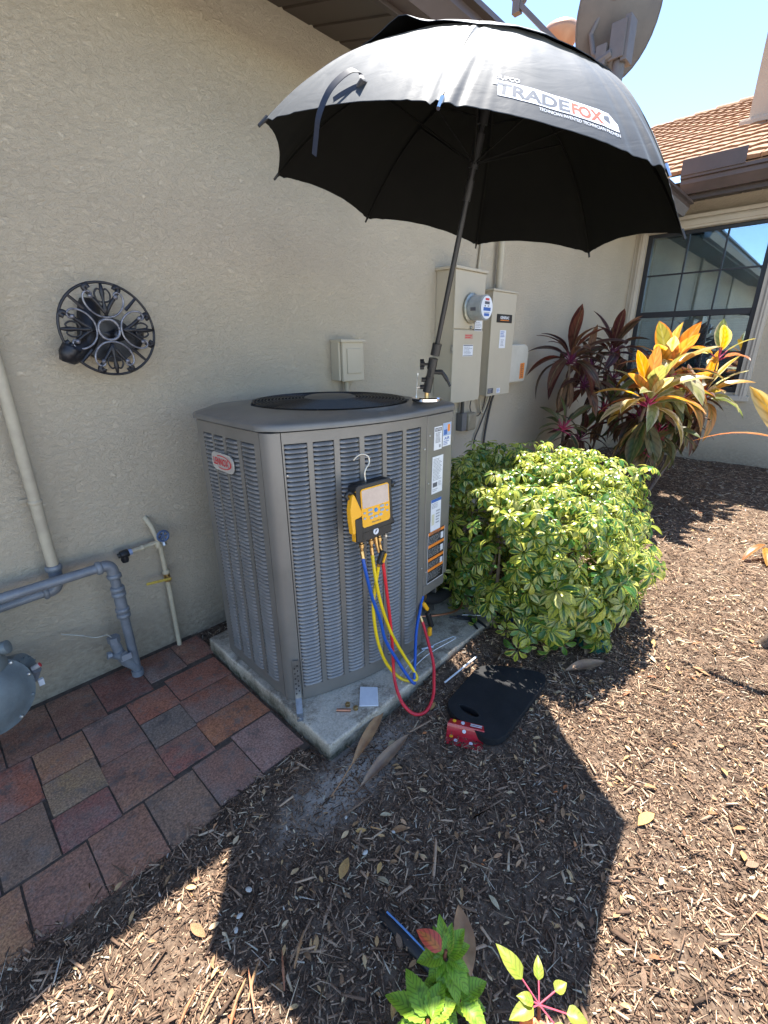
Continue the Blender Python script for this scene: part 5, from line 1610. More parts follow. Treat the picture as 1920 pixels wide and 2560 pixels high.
l = Label(cv, (3.545, -.0865, 1.035), (1, 0, .05), UP, .065, .12, ORANGE, label='orange warning sticker', t=.002); l.lines(.15, .05, .85, .95, 7, INK, 14)
b = MB(); b.box((2.80, -.055, .70), (2.86, -.001, .83)); b.build('box', mat('grey_box', (.16, .15, .14), .6), None, bevel=.004)
sb_ = bpy.context.scene.collection.objects[-1]
tag(sb_, 'small grey splice box below the meter cabinet', 'electrical box'); sb_.name = 'splice_box'
o = MB().box((2.87, -.065, .69), (2.985, -.001, .825)).build('junction_box', mat('dull_beige_box', (.33, .28, .19), .6, col2=(.22, .18, .12), ns=12), None, bevel=.02); tag(o, 'rounded dull beige junction box next to the splice box', 'electrical box')
o = MB().tube([(2.83, -.03, .94), (2.83, -.03, .82)], .014, 8).build('conduit', mat('dark_conduit', (.06, .055, .05), .6), smooth=50); tag(o, 'short dark conduit between meter cabinet and splice box', 'conduit')
WIRE = mat('dark_wire', (.05, .045, .04), .6)
o = MB().tube(cat_spline([(3.27, -.03, .945), (3.24, -.02, .85), (3.18, -.02, .6), (3.16, -.02, .3), (3.15, -.02, .02)]), .009, 8).build('ground_cable', WIRE, smooth=50); tag(o, 'straight dark cable running from transfer switch to the soil', 'cable')
o = MB().tube(cat_spline([(3.22, -.03, .945), (3.20, -.02, .86), (3.10, -.02, .70), (3.03, -.02, .58), (3.00, -.02, .3), (3.0, -.03, .02)]), .006, 8).build('thin_cable', WIRE, smooth=50); tag(o, 'thin dark cable slanting left below the transfer switch', 'cable')
o = MB().tube(cat_spline([(2.95, -.03, .94), (2.93, -.03, .86), (2.98, -.03, .80), (3.06, -.03, .79), (3.12, -.03, .86), (3.14, -.03, .94)]), .004, 8).build('cable_loop', WIRE, smooth=50); tag(o, 'loose cable loop hanging between the two cabinets', 'cable')
o = MB().tube(cat_spline([(3.05, -.03, .94), (3.07, -.03, .85), (3.12, -.025, .80), (3.19, -.03, .94)]), .008, 8).build('cable_loop', BEIGEPIPE, smooth=50); tag(o, 'beige cable bent under the transfer switch', 'cable')
# small tube lights of blue on trim are reflections and left out

# ------------------------------------------------------------------ leaf meshes


def leaf_mesh(name, L, W, mat_, nseg=5, shape=1.0, droop=.3, fold=.25, curl=0, serr=0, rb=0.0, tip=1.0, base=0.0, pw=.85):
    """leaf along +X from origin, up +Z; attribute 'leaf': across, along, random"""
    vs_ = []; at = []
    for i in range(nseg + 1):
        t = i / nseg
        w = W / 2 * max(0.0, math.sin(PI * min(1, t ** shape * (1 - base) + base)) ** pw) if i < nseg else 0.0
        if i == 0: w = W * .04
        if i == nseg: w = W * .01
        if serr and 0 < i < nseg: w *= 1 + serr * (1 if i % 2 else -1)
        a = droop * t
        x = L * (math.sin(a) / a if False else 1) * t * math.cos(a * .6); z = -L * t * math.sin(a * .6)
        z += curl * L * t * t
        for s in (-1, -.5, 0, .5, 1):
            vs_.append((x, s * w, z + abs(s) * w * fold + (noise.noise(V((t * 4 + rb, s * 2, rb))) * W * .08)))
            at.append((abs(s), t, rb, 1))
    fs = [(i * 5 + j, (i + 1) * 5 + j, (i + 1) * 5 + j + 1, i * 5 + j + 1) for i in range(nseg) for j in range(4)]
    me = bpy.data.meshes.new(name); me.from_pydata(vs_, [], fs); me.materials.append(mat_)
    ca = me.color_attributes.new('leaf', 'FLOAT_COLOR', 'POINT'); ca.data.foreach_set('color', [c for q in at for c in q])
    me.polygons.foreach_set('use_smooth', [True] * len(fs)); me.update()
    return me


def join_leaves(name, items, mat_, parent, kind=None):
    """items: list of (mesh, world matrix, random) -> one mesh"""
    cache = {}
    Vs = []; Fs = []; As = []; off = 0
    org = ORG[parent.name] if parent else V((0, 0, 0))
    for me, M, r_ in items:
        if me.name not in cache:
            n = len(me.vertices); co = np.empty(n * 3); me.vertices.foreach_get('co', co)
            at = np.empty(n * 4); me.color_attributes['leaf'].data.foreach_get('color', at)
            fa = np.array([tuple(p.vertices) for p in me.polygons])
            cache[me.name] = (co.reshape(-1, 3), at.reshape(-1, 4), fa)
        co, at, fa = cache[me.name]
        A = np.array(M)
        Vs.append(co @ A[:3, :3].T + A[:3, 3] - np.array(org))
        a2 = at.copy(); a2[:, 2] = (a2[:, 2] + r_) % 1; As.append(a2); Fs.append(fa + off); off += len(co)
    Vs = np.concatenate(Vs); Fs = np.concatenate(Fs); As = np.concatenate(As)
    me = bpy.data.meshes.new(name)
    me.vertices.add(len(Vs)); me.vertices.foreach_set('co', Vs.ravel())
    me.loops.add(Fs.size); me.loops.foreach_set('vertex_index', Fs.ravel().astype(np.int32))
    me.polygons.add(len(Fs)); me.polygons.foreach_set('loop_start', np.arange(0, Fs.size, 4, dtype=np.int32)); me.polygons.foreach_set('loop_total', np.full(len(Fs), 4, dtype=np.int32))
    me.materials.append(mat_)
    me.update(calc_edges=True); me.validate()
    ca = me.color_attributes.new('leaf', 'FLOAT_COLOR', 'POINT'); ca.data.foreach_set('color', As.ravel())
    me.polygons.foreach_set('use_smooth', [True] * len(me.polygons))
    o = link(name, me, parent)
    if kind: o['kind'] = kind
    return o


def frame(x, up):
    x = V(x).normalized(); y = V(up).cross(x)
    if y.length < 1e-4: y = x.orthogonal()
    y.normalize(); z = x.cross(y)
    M = Matrix.Identity(4)
    for i in range(3): M[i][0] = x[i]; M[i][1] = y[i]; M[i][2] = z[i]
    return M


# ------------------------------------------------------------------ variegated bush
SCH = leaf_mat('variegated_leaf', [(0, (.035, .12, .025)), (.4, (.05, .17, .03)), (.7, (.025, .09, .03)), (1, (.09, .22, .03))],
               [(0, (.42, .46, .05)), (.3, (.52, .50, .10)), (.42, (.10, .22, .03)), (.55, (.05, .13, .03)), (.68, (.44, .48, .06)), (.92, (.55, .53, .20)), (1, (.14, .26, .04))], rough=.26, transl=.35, edge=(.25, .55), nsc=22)
bush = thing('variegated_bush', 'clipped green and yellow variegated bush beside the grey air conditioner', 'bush', (2.45, -.88, 0))
rb = random.Random(21)
SL = [leaf_mesh('leaf_%d' % i, (.056 + .007 * i), .024 + .003 * i, SCH, 6, 1.35, .5 + .25 * i, .22, 0, 0, .13 * i) for i in range(4)]
BC = V((2.03, -.98, .40)); BA = (.53, .50, .36)


def bush_pt():
    # super-ellipsoid surface
    while True:
        d = V((rb.gauss(0, 1), rb.gauss(0, 1), rb.gauss(0, 1))).normalized()
        if d.z < -.75: continue
        e = 4.6
        k = (abs(d.x / BA[0]) ** e + abs(d.y / BA[1]) ** e + abs(d.z / BA[2]) ** e) ** (-1 / e)
        p = d * k
        n = V((math.copysign(abs(p.x / BA[0]) ** (e - 1) / BA[0], p.x), math.copysign(abs(p.y / BA[1]) ** (e - 1) / BA[1], p.y), math.copysign(abs(p.z / BA[2]) ** (e - 1) / BA[2], p.z))).normalized()
        return p, n


items = []
NW = 2300
for i in range(NW):
    p, n = bush_pt()
    depth = rb.random() ** 1.5 * .17 - (.05 if rb.random() < .10 else 0)
    big = noise.noise(p * 3.2 + V((3, 1, 0))) * .09 + noise.noise(p * 9) * .06
    if noise.noise((p + V((5, 0, 2))) * 6.5) > .30 and rb.random() < .75: continue
    c = BC + p + n * (big - depth)
    if c.z < .05 and rb.random() < .8: continue
    if c.z < .02: c.z = .03
    up = (n * .8 + V((0, 0, .75)) + V((rb.uniform(-.6, .6), rb.uniform(-.6, .6), rb.uniform(-.3, .4)))).normalized()
    if c.x < 1.60 and c.y > -.98: continue
    a = up.orthogonal().normalized(); b2 = up.cross(a)
    nl = rb.choice((6, 7, 8, 8, 9)); sc_ = rb.uniform(.5, 1.0) * (1.3 if n.y < -.5 and c.z < .45 else .9)
    ph = rb.uniform(0, 6.28); wr = rb.random()
    for k in range(nl):
        t = ph + 2 * PI * k / nl
        d = (a * math.cos(t) + b2 * math.sin(t)) + up * rb.uniform(-.25, .35)
        me = SL[rb.randrange(4)]
        s = sc_ * rb.uniform(.8, 1.1)
        M = Matrix.Translation(c + d.normalized() * .008) @ frame(d, up) @ Matrix.Scale(s, 4)
        items.append((me, M, (wr + rb.uniform(-.08, .08)) % 1, (c - CAM).length - n.dot((CAM - c).normalized()) * .3))
items.sort(key=lambda q: q[3])
for q in items[:300]:
    link('leaf', q[0], bush, q[1])
join_leaves('foliage', [(a, b_, c) for a, b_, c, d in items[300:]], SCH, bush, 'stuff')
BARK = mat('twig_bark', (.12, .08, .05), .85, col2=(.2, .15, .1), ns=30, bs=90, bd=.002)
for i in range(16):
    t = 2 * PI * i / 16 + rb.uniform(-.2, .2)
    e = V((BC.x + BA[0] * .75 * math.cos(t) * rb.uniform(.5, 1), BC.y + BA[1] * .85 * math.sin(t) * rb.uniform(.5, 1), rb.uniform(.35, .56)))
    s0 = V((BC.x + .35 * math.cos(t), BC.y + .25 * math.sin(t), 0))
    MB().tube(cat_spline([s0, s0.lerp(e, .4) + V((0, 0, .08)), s0.lerp(e, .75), e], 4), [.011] * 5 + [.008] * 4 + [.005] * 4, 6).build('branch', BARK, bush, smooth=60)

# ------------------------------------------------------------------ cordyline plants
COR = leaf_mat('bright_cordyline_leaf', [(0, (.13, .16, .04)), (.2, (.48, .22, .03)), (.4, (.58, .32, .04)), (.55, (.16, .20, .06)), (.72, (.45, .42, .16)), (.84, (.50, .16, .05)), (1, (.22, .06, .05))],
               [(0, (.55, .16, .05)), (.3, (.60, .42, .12)), (.55, (.62, .54, .36)), (.8, (.26, .28, .08)), (1, (.50, .12, .10))], rough=.35, transl=.42, edge=(.5, .9), nsc=9, tsat=1.1)
CORD = leaf_mat('dark_cordyline_leaf', [(0, (.05, .018, .02)), (.3, (.10, .03, .025)), (.55, (.035, .04, .022)), (.8, (.13, .035, .03)), (1, (.045, .025, .03))],
                [(0, (.16, .04, .03)), (.5, (.10, .05, .03)), (1, (.24, .12, .06))], rough=.4, transl=.35, edge=(.5, .9), nsc=12)
CORG = leaf_mat('green_cordyline_leaf', [(0, (.05, .09, .03)), (.5, (.10, .13, .04)), (1, (.04, .06, .03))], [(0, (.25, .16, .06)), (.5, (.08, .10, .04)), (1, (.36, .24, .12))], rough=.4, transl=.4, edge=(.5, .9), nsc=12)
DRY = leaf_mat('dry_brown_leaf', [(0, (.17, .095, .05)), (.5, (.23, .13, .07)), (1, (.11, .06, .04))], [(0, (.26, .16, .09)), (1, (.15, .085, .05))], rough=.8, transl=.2, nsc=20)
PINK = mat('pink_petiole', (.5, .04, .10), .4, col2=(.35, .03, .12), ns=20)
STEMM = mat('ringed_stem', (.20, .15, .11), .8, col2=(.10, .07, .055), ns=60, bs=120, bd=.003)
STEMD = mat('dark_stem', (.07, .035, .04), .7, col2=(.12, .08, .06), ns=60, bs=120, bd=.003)


def cleaf(mat_, L, W, droop, rb_, fold=.35, curl=0):
    return leaf_mesh('leaf', L * .98, W * .92, mat_, 10, 1.2, droop, fold, curl, 0, rb_, base=.05, pw=.74)


def head(root, hub, axis, n, L, W, mat_, rr, lift=(.1, 1.3), droop=(.4, 1.4), dirs=None, pet=True):
    """rosette of strap leaves round a hub; each leaf its own part with a short coloured petiole"""
    axis = V(axis).normalized(); a = axis.orthogonal().normalized(); b_ = axis.cross(a); hub = V(hub)
    for i in range(n):
        t = i * 2.399963 + rr.uniform(-.3, .3)
        f = i / max(1, n - 1)
        el = lift[1] + (lift[0] - lift[1]) * f + rr.uniform(-.12, .12)
        d = (a * math.cos(t) + b_ * math.sin(t)) * math.cos(el) + axis * math.sin(el)
        l_ = L * rr.uniform(.8, 1.15); dr = droop[0] + (droop[1] - droop[0]) * f + rr.uniform(-.1, .25)
        me = cleaf(mat_, l_, W * 1.45 * rr.uniform(.8, 1.2), dr, rr.random(), rr.uniform(.2, .5))
        p0 = hub + axis * (.05 * (1 - f)) + d * .05
        up = axis if el < 1.2 else (axis + a)
        o = link('leaf', me, root, Matrix.Translation(p0) @ frame(d, up) @ Matrix.Rotation(rr.uniform(-.5, .5), 4, 'X'))
        if pet: MB().tube([hub + axis * (.03 * (1 - f)), p0 + d * .03], [.006, .004], 5).build('petiole', PINK if mat_ is not CORD else mat('purple_petiole', (.16, .02, .07), .4), root, smooth=60)


def skirt(root, hub, n, L, W, mat_, rr, spread=.5):
    hub = V(hub)
    for i in range(n):
        t = 2 * PI * i / n + rr.uniform(-.3, .3)
        d = V((math.cos(t) * spread, math.sin(t) * spread, -1 + rr.uniform(-.1, .4))).normalized()
        me = cleaf(mat_, L * rr.uniform(.75, 1.1), W * 1.3 * rr.uniform(.8, 1.2), rr.uniform(.0, .5), rr.random(), .5)
        link('dry_leaf' if mat_ is DRY else 'leaf', me, root, Matrix.Translation(hub + d * .02) @ frame(d, (math.cos(t), math.sin(t), .6)) @ Matrix.Rotation(rr.uniform(-.5, .5), 4, 'X'))


def stem(root, P, r=.011, m_=None):
    c = cat_spline(P, 4); MB().tube(c, [r * (1.15 - .3 * i / len(c)) for i in range(len(c))], 7).build('stem', m_ or STEMM, root, smooth=60)


rr = random.Random(5)
cl1 = thing('cordyline', 'tall dark burgundy leaved plant on bare stems against the wall left of the window', 'plant', (3.95, -.40, 0))
stem(cl1, [(4.0, -.38, 0), (3.93, -.36, .35), (3.90, -.36, .75), (3.86, -.36, 1.14)], .012)
head(cl1, (3.86, -.36, 1.15), (-.05, -.05, 1), 22, .34, .062, CORD, rr, (-.1, 1.35), (.5, 1.7))
skirt(cl1, (3.86, -.36, 1.06), 6, .30, .05, DRY, rr, .25)
stem(cl1, [(4.1, -.30, 0), (4.25, -.36, .5), (4.38, -.40, .95), (4.42, -.42, 1.22)], .009, STEMD)
head(cl1, (4.62, -.42, 1.20), (.15, -.1, 1), 20, .34, .065, CORD, rr, (-.1, 1.4), (.4, 1.6))
stem(cl1, [(4.35, -.42, 0), (4.48, -.45, .5), (4.58, -.43, .9), (4.62, -.42, 1.2)], .010, STEMD)
head(cl1, (4.42, -.34, 1.08), (-.1, .1, 1), 12, .30, .055, CORD, rr, (-.2, 1.2), (.5, 1.7))
head(cl1, (3.74, -.42, .62), (-.2, -.3, 1), 14, .24, .035, CORG, rr, (-.2, 1.1), (.5, 1.5))
head(cl1, (4.0, -.46, .50), (.1, -.3, 1), 14, .26, .040, CORD, rr, (-.3, 1.1), (.5, 1.5))
skirt(cl1, (3.86, -.44, .55), 8, .28, .05, DRY, rr, .8)
skirt(cl1, (4.1, -.5, .42), 7, .26, .05, DRY, rr, .9)
head(cl1, (4.05, -.42, .95), (.1, -.3, 1), 14, .28, .05, CORD, rr, (-.5, 1.0), (.6, 1.6))
head(cl1, (4.5, -.5, .98), (.1, -.3, 1), 16, .30, .05, CORD, rr, (-.5, 1.0), (.6, 1.6))
head(cl1, (4.25, -.55, .75), (.1, -.3, 1), 16, .28, .05, CORG, rr, (-.3, 1.1), (.5, 1.5))
skirt(cl1, (4.45, -.5, .70), 7, .30, .05, DRY, rr, .8)

cl2 = thing('cordyline', 'bushy plant with sunlit yellow orange and green strap leaves before the window', 'plant', (4.15, -.98, 0))
stem(cl2, [(4.05, -.92, 0), (3.95, -.94, .35), (3.86, -.95, .66), (3.82, -.98, .85)], .014)
head(cl2, (3.80, -1.0, .86), (-.12, -.12, 1), 22, .34, .075, COR, rr, (.0, 1.35), (.3, 1.4))
skirt(cl2, (3.82, -1.0, .76), 11, .34, .085, CORG, rr, .62)
skirt(cl2, (3.84, -.98, .74), 6, .34, .07, DRY, rr, .5)
stem(cl2, [(4.12, -.92, 0), (4.2, -.96, .5), (4.22, -.98, .9), (4.20, -.99, 1.03)], .013)
head(cl2, (4.18, -1.00, 1.03), (-.05, -.08, 1), 24, .36, .080, COR, rr, (-.05, 1.4), (.3, 1.4))
head(cl2, (4.25, -1.02, .90), (.1, -.1, 1), 16, .32, .070, COR, rr, (-.3, .9), (.5, 1.6))
skirt(cl2, (4.22, -1.0, .95), 9, .34, .07, CORG, rr, .8)
stem(cl2, [(4.3, -.98, 0), (4.55, -1.1, .4), (4.70, -1.17, .68), (4.70, -1.18, .82)], .012)
head(cl2, (4.70, -1.18, .83), (.05, -.1, 1), 20, .32, .065, COR, rr, (-.1, 1.35), (.3, 1.5))
skirt(cl2, (4.72, -1.18, .74), 7, .34, .06, DRY, rr, .22)
stem(cl2, [(4.3, -.98, 0), (4.60, -1.12, .6), (4.66, -1.22, 1.0), (4.62, -1.24, 1.16)], .006, STEMD)
head(cl2, (4.62, -1.24, 1.16), (.1, -.1, 1), 6, .24, .06, COR, rr, (.2, 1.2), (.2, .9))
head(cl2, (4.35, -1.02, .72), (.1, -.25, 1), 18, .30, .06, CORG, rr, (-.4, 1.0), (.5, 1.6))
head(cl2, (4.5, -1.05, .62), (.2, -.2, 1), 16, .28, .05, CORD, rr, (-.4, 1.0), (.5, 1.6))
skirt(cl2, (4.35, -1.0, .60), 9, .28, .05, CORG, rr, 1.0)
stem(cl2, [(4.1, -.9, 0), (4.25, -.95, .3), (4.35, -1.0, .62)], .010)
head(cl2, (4.02, -.90, .74), (-.1, -.25, 1), 20, .30, .055, CORD, rr, (-.5, 1.0), (.5, 1.6))
head(cl2, (4.45, -1.08, .84), (.1, -.25, 1), 20, .30, .055, CORD, rr, (-.5, 1.1), (.5, 1.6))
head(cl2, (4.15, -1.02, .60), (0, -.3, 1), 18, .28, .055, CORG, rr, (-.5, 1.0), (.5, 1.6))
head(cl2, (3.95, -.98, .50), (-.2, -.3, 1), 14, .24, .05, CORG, rr, (-.5, 1.0), (.5, 1.6))

# the plant that reaches in from the right edge
cl3 = thing('cordyline', 'orange and yellow leaved plant reaching in at the right edge of the mulch', 'plant', (2.46, -2.0, 0))
stem(cl3, [(2.41, -1.985, 0), (2.42, -2.03, .10), (2.45, -2.10, .30), (2.42, -2.12, .80)], .022)
ORG['x'] = V((0, 0, 0))
for (hub, d, L, W, dr, up) in (((2.32, -1.99, .85), (-.02, .69, .72), .41, .09, .05, (-1, 0, .3)), ((2.32, -1.96, .88), (-.03, .72, .68), .40, .038, 1.15, (0, -.3, 1)), ((2.6, -2.1, .95), (.5, .6, .6), .4, .08, .6, (0, 0, 1)),
                               ((2.6, -2.2, .95), (-.2, -.9, .4), .36, .08, .9, (0, 0, 1)), ((2.6, -2.2, 1.0), (.8, -.3, .4), .36, .08, .9, (0, 0, 1)), ((2.58, -2.2, .92), (-.9, -.3, .3), .34, .07, .9, (0, 0, 1)), ((2.6, -2.2, .8), (-.7, -.8, -.1), .34, .07, .9, (0, 0, 1)),
                               ((2.60, -2.16, .85), (-.6, .3, -.1), .30, .07, .9, (0, 0, 1)), ((2.58, -2.2, .62), (-.5, .5, .2), .26, .03, .9, (0, 0, 1))):
    me = cleaf(COR, L, W, dr, rr.random(), .3)
    link('leaf', me, cl3, Matrix.Translation(hub) @ frame(d, up))
    MB().tube([(2.42, -2.12, .80), hub], .005, 5).build('petiole', PINK, cl3, smooth=60)
for (hub, d, L) in (((3.55, -1.88, .10), (-.8, .35, .1), .22), ((3.55, -1.88, .08), (-.9, -.2, .2), .2)):
    me = cleaf(COR, L, .05, .8, rr.random(), .3); link('low_leaf', me, cl3, Matrix.Translation(hub) @ frame(d, (0, 0, 1)))

# ------------------------------------------------------------------ foreground seedlings
ACM = leaf_mat('fresh_green_leaf', vein=(52, -12, .62), rampA=[(0, (.19, .36, .025)), (.5, (.25, .44, .03)), (1, (.15, .31, .025))], rampB=[(0, (.28, .44, .03)), (.6, (.22, .38, .03)), (1, (.42, .45, .05))], rough=.5, transl=.25, edge=(.6, .95), nsc=40, tint=(1, 1.3, .3))
ACR = leaf_mat('coral_leaf', [(0, (.80, .24, .07)), (1, (.80, .28, .08))], [(0, (.75, .12, .08)), (1, (.75, .14, .09))], rough=.4, transl=.4, nsc=30, tint=(1.6, .5, .5))
fp = thing('green_seedling', 'young bright green plant with toothed pointed leaves and one coral leaf in the foreground', 'plant', (.40, -1.66, 0))
REDST = mat('red_stem', (.22, .06, .03), .6)


def toothed(L, W, dr, r_):
    return leaf_mesh('leaf', L * .74, W * .72, ACM, 18, .70, dr, .42, 0, .07, r_, base=.05)


def px(P): return V(P)


stem(fp, [(.44, -1.65, 0), (.45, -1.645, .05), (.47, -1.640, .09), (.488, -1.636, .128)], .004, REDST)
stem(fp, [(.44, -1.65, 0), (.42, -1.655, .04), (.40, -1.662, .08), (.385, -1.670, .11)], .004, REDST)
stem(fp, [(.44, -1.65, 0), (.45, -1.67, .04), (.463, -1.69, .08)], .004, REDST)
rl = random.Random(11)
hubA = V((.482, -1.640, .118))
# ground-plane directions of the image: up ~ (.69,.65) , right ~ (.65,-.69)
IU = V((.69, .69, 0)).normalized(); IR_ = V((.72, -.69, 0)).normalized()
for (h, a, L, W, el, dr) in ((hubA, 95, .085, .036, .55, .4), (hubA, 68, .07, .030, .6, .5), (hubA, 45, .078, .044, .4, .4), (hubA, 15, .070, .042, .3, .6), (hubA, -20, .060, .030, .2, .7), (hubA, -45, .085, .045, .0, .8), (hubA, -75, .090, .040, -.2, .6),
                             (hubA, 120, .065, .035, .5, .4), (hubA, 185, .075, .045, .2, .6), (hubA, 215, .06, .036, .0, .7), (hubA, 250, .075, .035, -.2, .6), (hubA, -100, .07, .03, -.4, .6),
                             (V((.470, -1.645, .095)), -30, .080, .050, -.1, .7), (V((.468, -1.645, .088)), -60, .085, .045, -.1, .6), (V((.462, -1.647, .08)), 200, .06, .035, .1, .7), (V((.458, -1.648, .07)), 250, .075, .04, .0, .7), (V((.454, -1.649, .06)), -10, .07, .04, .1, .7), (V((.45, -1.650, .05)), -80, .08, .045, .1, .7),
                             (V((.388, -1.668, .108)), 110, .105, .050, .25, .4), (V((.388, -1.668, .108)), 150, .115, .048, .15, .5), (V((.388, -1.668, .108)), 60, .085, .045, .2, .5), (V((.388, -1.668, .108)), 20, .080, .045, .2, .6), (V((.388, -1.668, .108)), -30, .080, .045, .1, .6), (V((.388, -1.668, .108)), 200, .09, .045, .1, .6), (V((.388, -1.668, .108)), 270, .09, .045, .1, .6),
                             (V((.463, -1.69, .085)), 20, .08, .045, .2, .5), (V((.463, -1.69, .085)), 90, .075, .04, .3, .5), (V((.463, -1.69, .085)), -50, .08, .045, .1, .5), (V((.463, -1.69, .085)), 160, .07, .04, .2, .5)):
    t = math.radians(a + rl.uniform(-6, 6)); d = (IR_ * math.cos(t) + IU * math.sin(t)) * math.cos(el) + V((0, 0, math.sin(el)))
    link('leaf', toothed(L, W * 1.15, dr, rl.random()), fp, Matrix.Translation(h + d * .006) @ frame(d, (0, 0, 1)))
    d2 = (IR_ * math.cos(t + .6) + IU * math.sin(t + .6)) * math.cos(el * .5) + V((0, 0, math.sin(el * .5)))
    link('leaf', toothed(L * .8, W, dr, rl.random()), fp, Matrix.Translation(h + d2 * .006 - V((0, 0, .012))) @ frame(d2, (0, 0, 1)))
me = leaf_mesh('coral_leaf', .060, .036, ACR, 8, .75, .6, .25, 0, 0, .3, base=.05)
d = (IR_ * -.80 + IU * .62 + V((0, 0, .35))); link('coral_leaf', me, fp, Matrix.Translation(hubA + V((0, 0, .026)) - IR_ * .010) @ frame(d, (0, 0, 1)))

fq = thing('red_stemmed_seedling', 'small seedling with rounded yellow green leaves and red stems at the bottom right of centre', 'plant', (.54, -1.83, 0))
ACY = leaf_mat('lime_leaf', [(0, (.20, .30, .025)), (1, (.25, .33, .03))], [(0, (.30, .34, .04)), (1, (.27, .32, .04))], rough=.4, transl=.35, nsc=30, tint=(1, 1.2, .3))
hb2 = V((.500, -1.822, .22))
stem(fq, [(.54, -1.83, 0), (.52, -1.826, .1), (.50, -1.822, .22)], .0035, REDST)
for (a, L, W, el, pl_) in ((130, .060, .030, .45, .040), (75, .034, .018, .4, .030), (20, .026, .020, .3, .035), (-20, .034, .026, .1, .045), (-55, .032, .022, 0, .03), (195, .048, .026, .1, .012), (165, .03, .02, .3, .01)):
    t = math.radians(a); d = (IR_ * math.cos(t) + IU * math.sin(t)) * math.cos(el) + V((0, 0, math.sin(el)))
    p = hb2 + d * pl_
    MB().tube([hb2, p], .0014, 5).build('petiole', mat('pink_stalk', (.5, .08, .12), .4), fq, smooth=60)
    link('leaf', leaf_mesh('leaf', L, W, ACY, 7, .7, .3, .3, 0, 0, rl.random(), base=.05), fq, Matrix.Translation(p) @ frame(d, (0, 0, 1)))
for (a, L, W) in ((-130, .05, .04), (-95, .03, .026)):
    t = math.radians(a); d = (IR_ * math.cos(t) + IU * math.sin(t)) + V((0, 0, -.1))
    link('coral_leaf', leaf_mesh('coral_leaf', L, W, ACR, 7, .7, .3, .3, 0, 0, .2, base=.05), fq, Matrix.Translation(hb2 + d * .015 - V((0, 0, .01))) @ frame(d, (0, 0, 1)))

# tiny weed near the kneeling pad
wd = thing('small_weed', 'tiny bluish green weed in the mulch between kneeling pad and bush', 'weed', (1.72, -1.22, .02))
WEED = leaf_mat('weed_leaf', [(0, (.05, .14, .07)), (1, (.06, .16, .06))], [(0, (.08, .2, .1)), (1, (.06, .15, .07))], rough=.5, transl=.3, nsc=30)
for k in range(9):
    t = k * 2.4; d = V((math.cos(t), math.sin(t), .5))
    link('leaf', leaf_mesh('leaf', .03, .012, WEED, 4, .8, .3, .2, 0, 0, rl.random()), wd, Matrix.Translation((1.72 + .012 * math.cos(t), -1.22 + .012 * math.sin(t), .03 + .004 * k)) @ frame(d, (0, 0, 1)))

# ------------------------------------------------------------------ mulch
rs = np.random.RandomState(4)


def chips(n, region, Lr, Wr, name, keep, dz=.012, tone=(0, 1), mat_=None, skew=1.0):
    x = rs.uniform(region[0], region[1], n * 2); y = rs.uniform(region[2], region[3], n * 2)
    k = np.array([keep(a, b) for a, b in zip(x, y)]); x = x[k][:n]; y = y[k][:n]; n = len(x)
    z = np.array([gz(a, b) for a, b in zip(x, y)])
    L = rs.uniform(*Lr, n) * np.where(rs.rand(n) < .08, 1.9, 1); W = rs.uniform(*Wr, n); H = W * rs.uniform(.25, .6, n)
    yaw = rs.uniform(0, 2 * np.pi, n); tilt = rs.normal(0, .16, n); roll = rs.normal(0, .35, n)
    base = np.array([(-.5, -.5, 0), (.5, -.35, 0), (.5, .3, 0), (-.5, .5, 0), (-.42, -.35, 1), (.46, -.22, .8), (.4, .2, 1), (-.46, .4, .8)])
    P = base[None] * np.stack([L, W, H], 1)[:, None, :]
    P = P * (1 + rs.uniform(-.3, .3, P.shape))
    bend = rs.normal(0, .12, n)
    P[:, :, 1] += bend[:, None] * L[:, None] * ((P[:, :, 0] / L[:, None]) ** 2)
    cr_, sr_ = np.cos(roll), np.sin(roll)
    y1 = P[:, :, 1] * cr_[:, None] - P[:, :, 2] * sr_[:, None]; z1 = P[:, :, 1] * sr_[:, None] + P[:, :, 2] * cr_[:, None]
    ct, st_ = np.cos(tilt), np.sin(tilt)
    x2 = P[:, :, 0] * ct[:, None] - z1 * st_[:, None]; z2 = P[:, :, 0] * st_[:, None] + z1 * ct[:, None]
    cy, sy = np.cos(yaw), np.sin(yaw)
    X = x2 * cy[:, None] - y1 * sy[:, None] + x[:, None]; Y = x2 * sy[:, None] + y1 * cy[:, None] + y[:, None]
    Z = z2 + z[:, None] + (rs.rand(n) ** 1.5 * dz)[:, None]
    Vv = np.stack([X, Y, Z], 2).reshape(-1, 3)
    F = np.array([(0, 3, 2, 1), (4, 5, 6, 7), (0, 1, 5, 4), (1, 2, 6, 5), (2, 3, 7, 6), (3, 0, 4, 7)])
    F = (F[None] + (np.arange(n) * 8)[:, None, None]).reshape(-1, 4)
    me = bpy.data.meshes.new(name)
    me.vertices.add(len(Vv)); me.vertices.foreach_set('co', Vv.ravel().astype(np.float32))
    me.loops.add(F.size); me.loops.foreach_set('vertex_index', F.ravel().astype(np.int32))
    me.polygons.add(len(F)); me.polygons.foreach_set('loop_start', np.arange(0, F.size, 4, dtype=np.int32)); me.polygons.foreach_set('loop_total', np.full(len(F), 4, dtype=np.int32))
    me.materials.append(mat_ or CHIPM); me.update(calc_edges=True)
    a = me.attributes.new('tone', 'FLOAT', 'POINT')
    tn = tone[0] + (tone[1] - tone[0]) * rs.rand(n) ** skew
    a.data.foreach_set('value', np.repeat(tn, 8).astype(np.float32))
    o = link(name, me); o['kind'] = 'stuff'
    return o


PADQ = [A_, B_, C_, D_]


